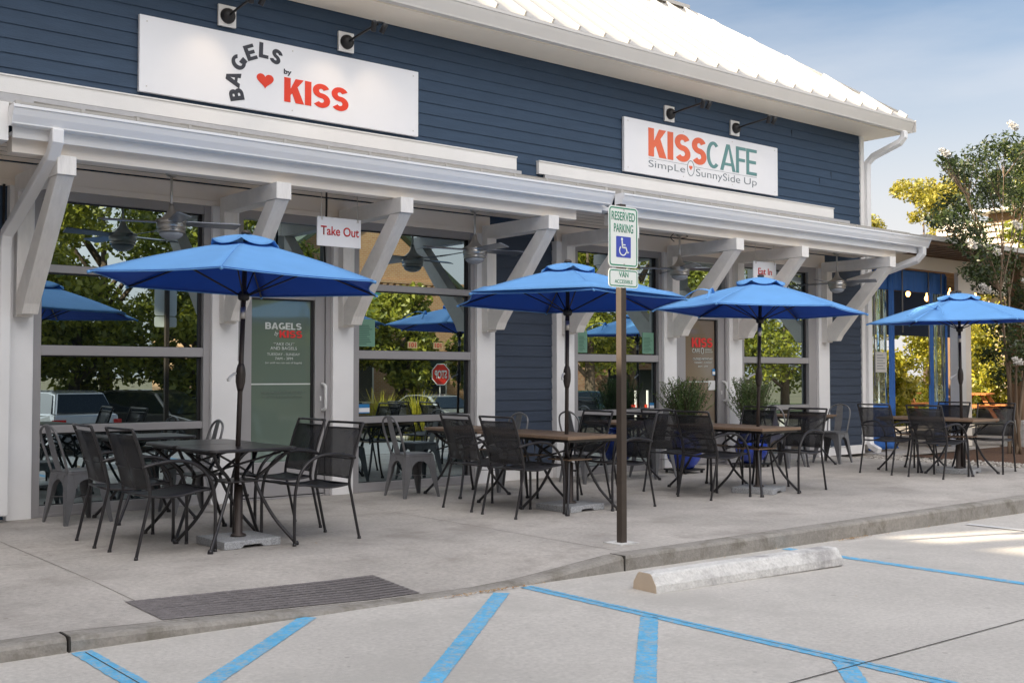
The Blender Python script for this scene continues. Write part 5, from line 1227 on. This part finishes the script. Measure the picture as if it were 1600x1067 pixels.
for i, x in enumerate((30.6,32.2)):
    r = thing('barrier', 'red and white striped barrier board %s, mirrored behind the parking sign' % ('nearer the brick wall' if i else 'nearer the parked teal car'), 'barrier', (x,-9.5,-.82), 0, 'red barriers across the lot')
    m = MB(); m.box(-.6,.6,-.02,.02,.7,.95); m.build('board', M['red'], r); m = MB(); m.box(-.5,-.44,-.03,.03,0,1.5); m.box(.44,.5,-.03,.03,0,1.5); m.build('upright', M['white'], r)
ss = thing('stop_sign', 'red octagonal STOP sign across the lot, mirrored backwards in the Take Out window', 'stop sign', (23.3,-11.7,ZL))
m = MB(); m.tube([(0,0,0),(0,0,2.5)], .03, n=8); m.build('post', M['gun'], ss)
def octo(r): return [(r*math.cos(R(22.5+45*i)), 2.15+r*math.sin(R(22.5+45*i))) for i in range(8)]
m = MB(); m.prism(octo(.42), 'y', .032, .036); m.build('rim', M['reflwhite'], ss); m = MB(); m.prism(octo(.385), 'y', .037, .040); m.build('face', mat('stop_red', (.70,.03,.015), .4), ss)
o = text_mesh('lettering', 'STOP', M['reflwhite'], -.27, .27, 2.0, 2.3, 0, ss, bold=.03, depth=.002); o.rotation_euler = (0,0,math.pi); o.location = (0,.043,0)
# grassy plants
def grassplant(x, y, lb, seed):
    r = thing('ornamental_grass', lb, 'plant', (x,y,ZL), 0, 'ornamental grasses on the far kerb'); q = np.random.default_rng(seed); V = []
    for i in range(420):
        a = q.uniform(0,6.28); l = q.uniform(.8,1.7); sp = q.uniform(.1,.8); b = np.array([q.normal(0,.12),q.normal(0,.12),0]); m_ = b+np.array([math.cos(a)*sp*.4,math.sin(a)*sp*.4,l*.7]); t = b+np.array([math.cos(a)*sp,math.sin(a)*sp,l*q.uniform(.7,1.05)]); w_ = np.array([-math.sin(a),math.cos(a),0])*.012
        V += [b-w_, b+w_, m_+w_*.8, m_-w_*.8, m_-w_*.8, m_+w_*.8, t+w_*.2, t-w_*.2]
    leafobj('blades', np.array(V), L1, r)
grassplant(18.8,-8.6,'spiky grass clump mirrored low in the Take Out window',1); grassplant(20.6,-9.2,'spiky grass clump right of the other mirrored one',2); grassplant(15.6,-10.5,'spiky grass clump near the parked cars',3)
# ------------------------------------------------------------ parked cars across the lot
def car(x, y, rz, color, lb, sedan=False):
    z = zlot(x, y)+.005; r = thing('parked_car', lb, 'car', (x,y,z), rz, 'cars parked across the lot')
    L_, W_ = 4.6, .92; paint = mat('car_paint', color, .22, metal=.4, coat=.7)
    rl = 1.45 if sedan else 1.70
    body = [(-2.3,.35),(-2.32,.62),(-2.22,.95),(-1.5,1.02),(1.05,1.0),(1.95,.86),(2.27,.66),(2.3,.36),(1.85,.24),(-1.9,.24)]
    if not sedan: body[2] = (-2.26,1.08); body[3] = (-1.9,1.12); body[4] = (1.0,1.06)
    def shell(poly, w0, w1, z0, z1, m):
        n = len(poly); vs = []
        for s in (-1,1):
            for u, v in poly: t = min(max((v-z0)/(z1-z0),0),1); vs.append((u, s*(w0+(w1-w0)*t)*(1-.05*max(0,abs(u)-1.6)), v))
        m.add(vs, [tuple(range(n)),tuple(range(2*n-1,n-1,-1))]+[(k,n+k,n+(k+1)%n,(k+1)%n) for k in range(n)])
    m = MB(); shell(body, .93, .86, .3, 1.1, m); m.build('body', paint, r, bevel=.06)
    cabin = [(-2.15,1.04),(-1.75,rl-.06),(-1.2,rl),(.1,rl),(.45,rl-.08),(1.15,1.0)] if not sedan else [(-1.75,.98),(-1.0,rl-.03),(-.3,rl),(.35,rl-.05),(1.15,.97)]
    m = MB(); shell(cabin, .84, .62, 1.0, rl, m); m.build('cabin', paint, r, bevel=.05)
    gl = mat('car_glass', (.01,.014,.016), .05, spec=.9)
    m = MB()
    for s in (-1,1):
        a = [(c_[0]*.90+.0, 1.0+(c_[1]-1.0)*.86+.03) for c_ in cabin]; m.add([(u, s*(.845+(.625-.845)*(v-1)/(rl-1)+.006), v) for u, v in a], [tuple(range(len(a)))])
    m.build('side_glass', gl, r)
    c0, c1 = cabin[0], cabin[1]; m = MB(); m.add([(c0[0]+.04,-.74,c0[1]+.09),(c0[0]+.04,.74,c0[1]+.09),(c1[0]+.0,.60,c1[1]-.03),(c1[0]+.0,-.60,c1[1]-.03)], [(0,1,2,3)]); m.v = [(u-.035,v,w_) for u,v,w_ in m.v]; m.build('rear_window', gl, r)
    c0, c1 = cabin[-1], cabin[-2]; m = MB(); m.add([(c0[0]-.03,-.74,c0[1]+.05),(c0[0]-.03,.74,c0[1]+.05),(c1[0]+.04,.58,c1[1]-.02),(c1[0]+.04,-.58,c1[1]-.02)], [(0,1,2,3)]); m.v = [(u+.03,v,w_) for u,v,w_ in m.v]; m.build('windscreen', gl, r)
    for s in (-1,1):
        m = MB(); m.box(-2.33,-2.2,s*.86-.16 if s > 0 else -.90,s*.90 if s > 0 else -.56,.84,.95); m.build('tail_light', mat('tail_red', (.55,.01,.01), .2), r, bevel=.01)
        m = MB(); m.box(2.12,2.28,.55 if s > 0 else -.85,.85 if s > 0 else -.55,.62,.74); m.build('headlight', M['silver'], r, bevel=.02)
        for u in (-1.42,1.42):
            m = MB(); m.lathe([(.30,-.11),(.34,-.09),(.34,.09),(.30,.11)], n=24); m.xf(Matrix.Translation((u,s*.82,.335)) @ Matrix.Rotation(R(90),4,'X')); w_ = m.build('wheel', M['black'], r)
            m = MB(); m.lathe([(.21,-.115),(.19,-.12),(.03,-.122)], n=20); m.lathe([(.21,.115),(.19,.12),(.03,.122)], n=20); m.xf(Matrix.Translation((u,s*.82,.335)) @ Matrix.Rotation(R(90),4,'X')); m.build('rim', M['silver'], w_)
    m = MB(); m.box(-2.345,-2.32,-.16,.16,.66,.82); m.build('number_plate', mat('plate_tan', (.6,.45,.2), .4), r)
    m = MB(); m.box(-2.34,-1.9,-.84,.84,.36,.55); m.build('bumper', M['gun'], r, bevel=.03)
car(9.8,-11.2,R(-92),(.60,.60,.62),'silver white SUV with red tail lights, mirrored low in the large left window')
car(12.3,-10.2,R(62),(.075,.07,.06),'dark grey SUV beside the white one, mirrored in the large left window')
car(14.6,-11.0,R(88),(.25,.32,.33),'pale green sedan right of the dark SUV', True)
car(24.6,-6.4,R(175),(.03,.09,.12),'dark teal sedan whose bonnet is mirrored behind the parking sign', True)
car(22.4,-10.6,R(88),(.45,.48,.52),'pale grey sedan beside the STOP sign', True)
# ------------------------------------------------------------ unseen sun blocker added to the left to shade the patio
nb = thing('sun_blocker', 'unseen pale brick block added at left to shade the patio, slotted for sun', 'building', (-12,-8,-.9))
BN = brickmat('pale_brick', (.50,.42,.34), (.42,.34,.27), (.5,.46,.4))
TOP = 15.9; ye = 14.35+8; lo, hi = 9.75+.45, 10.6+.35
m = MB(); m.box(-6,3.5,-30,ye,0,lo); m.box(3.15,3.5,-30,ye,hi+.15,TOP)
for y0, y1 in ((-30,16.95),(17.75,18.05),(18.65,ye)): m.box(3.15,3.5,y0,y1,lo,hi+.15)  # slots shaped to let a sun beam through to the post and lot
m.build('wall', BN, nb)
for i in range(8):
    for k in range(3):
        y = -26+i*5.2; z = 1.2+k*3.1
        m = MB(); m.box(3.5,3.56,y-.8,y+.8,z,z+1.7); f = m.build('window', M['white'], nb); m = MB(); m.box(3.56,3.57,y-.7,y+.7,z+.1,z+1.6); m.build('pane', bpy.data.materials['dark_pane'], f)
m = MB(); m.box(3.05,3.7,-30.2,ye+.1,TOP,TOP+.25); m.build('parapet', M['white'], nb)
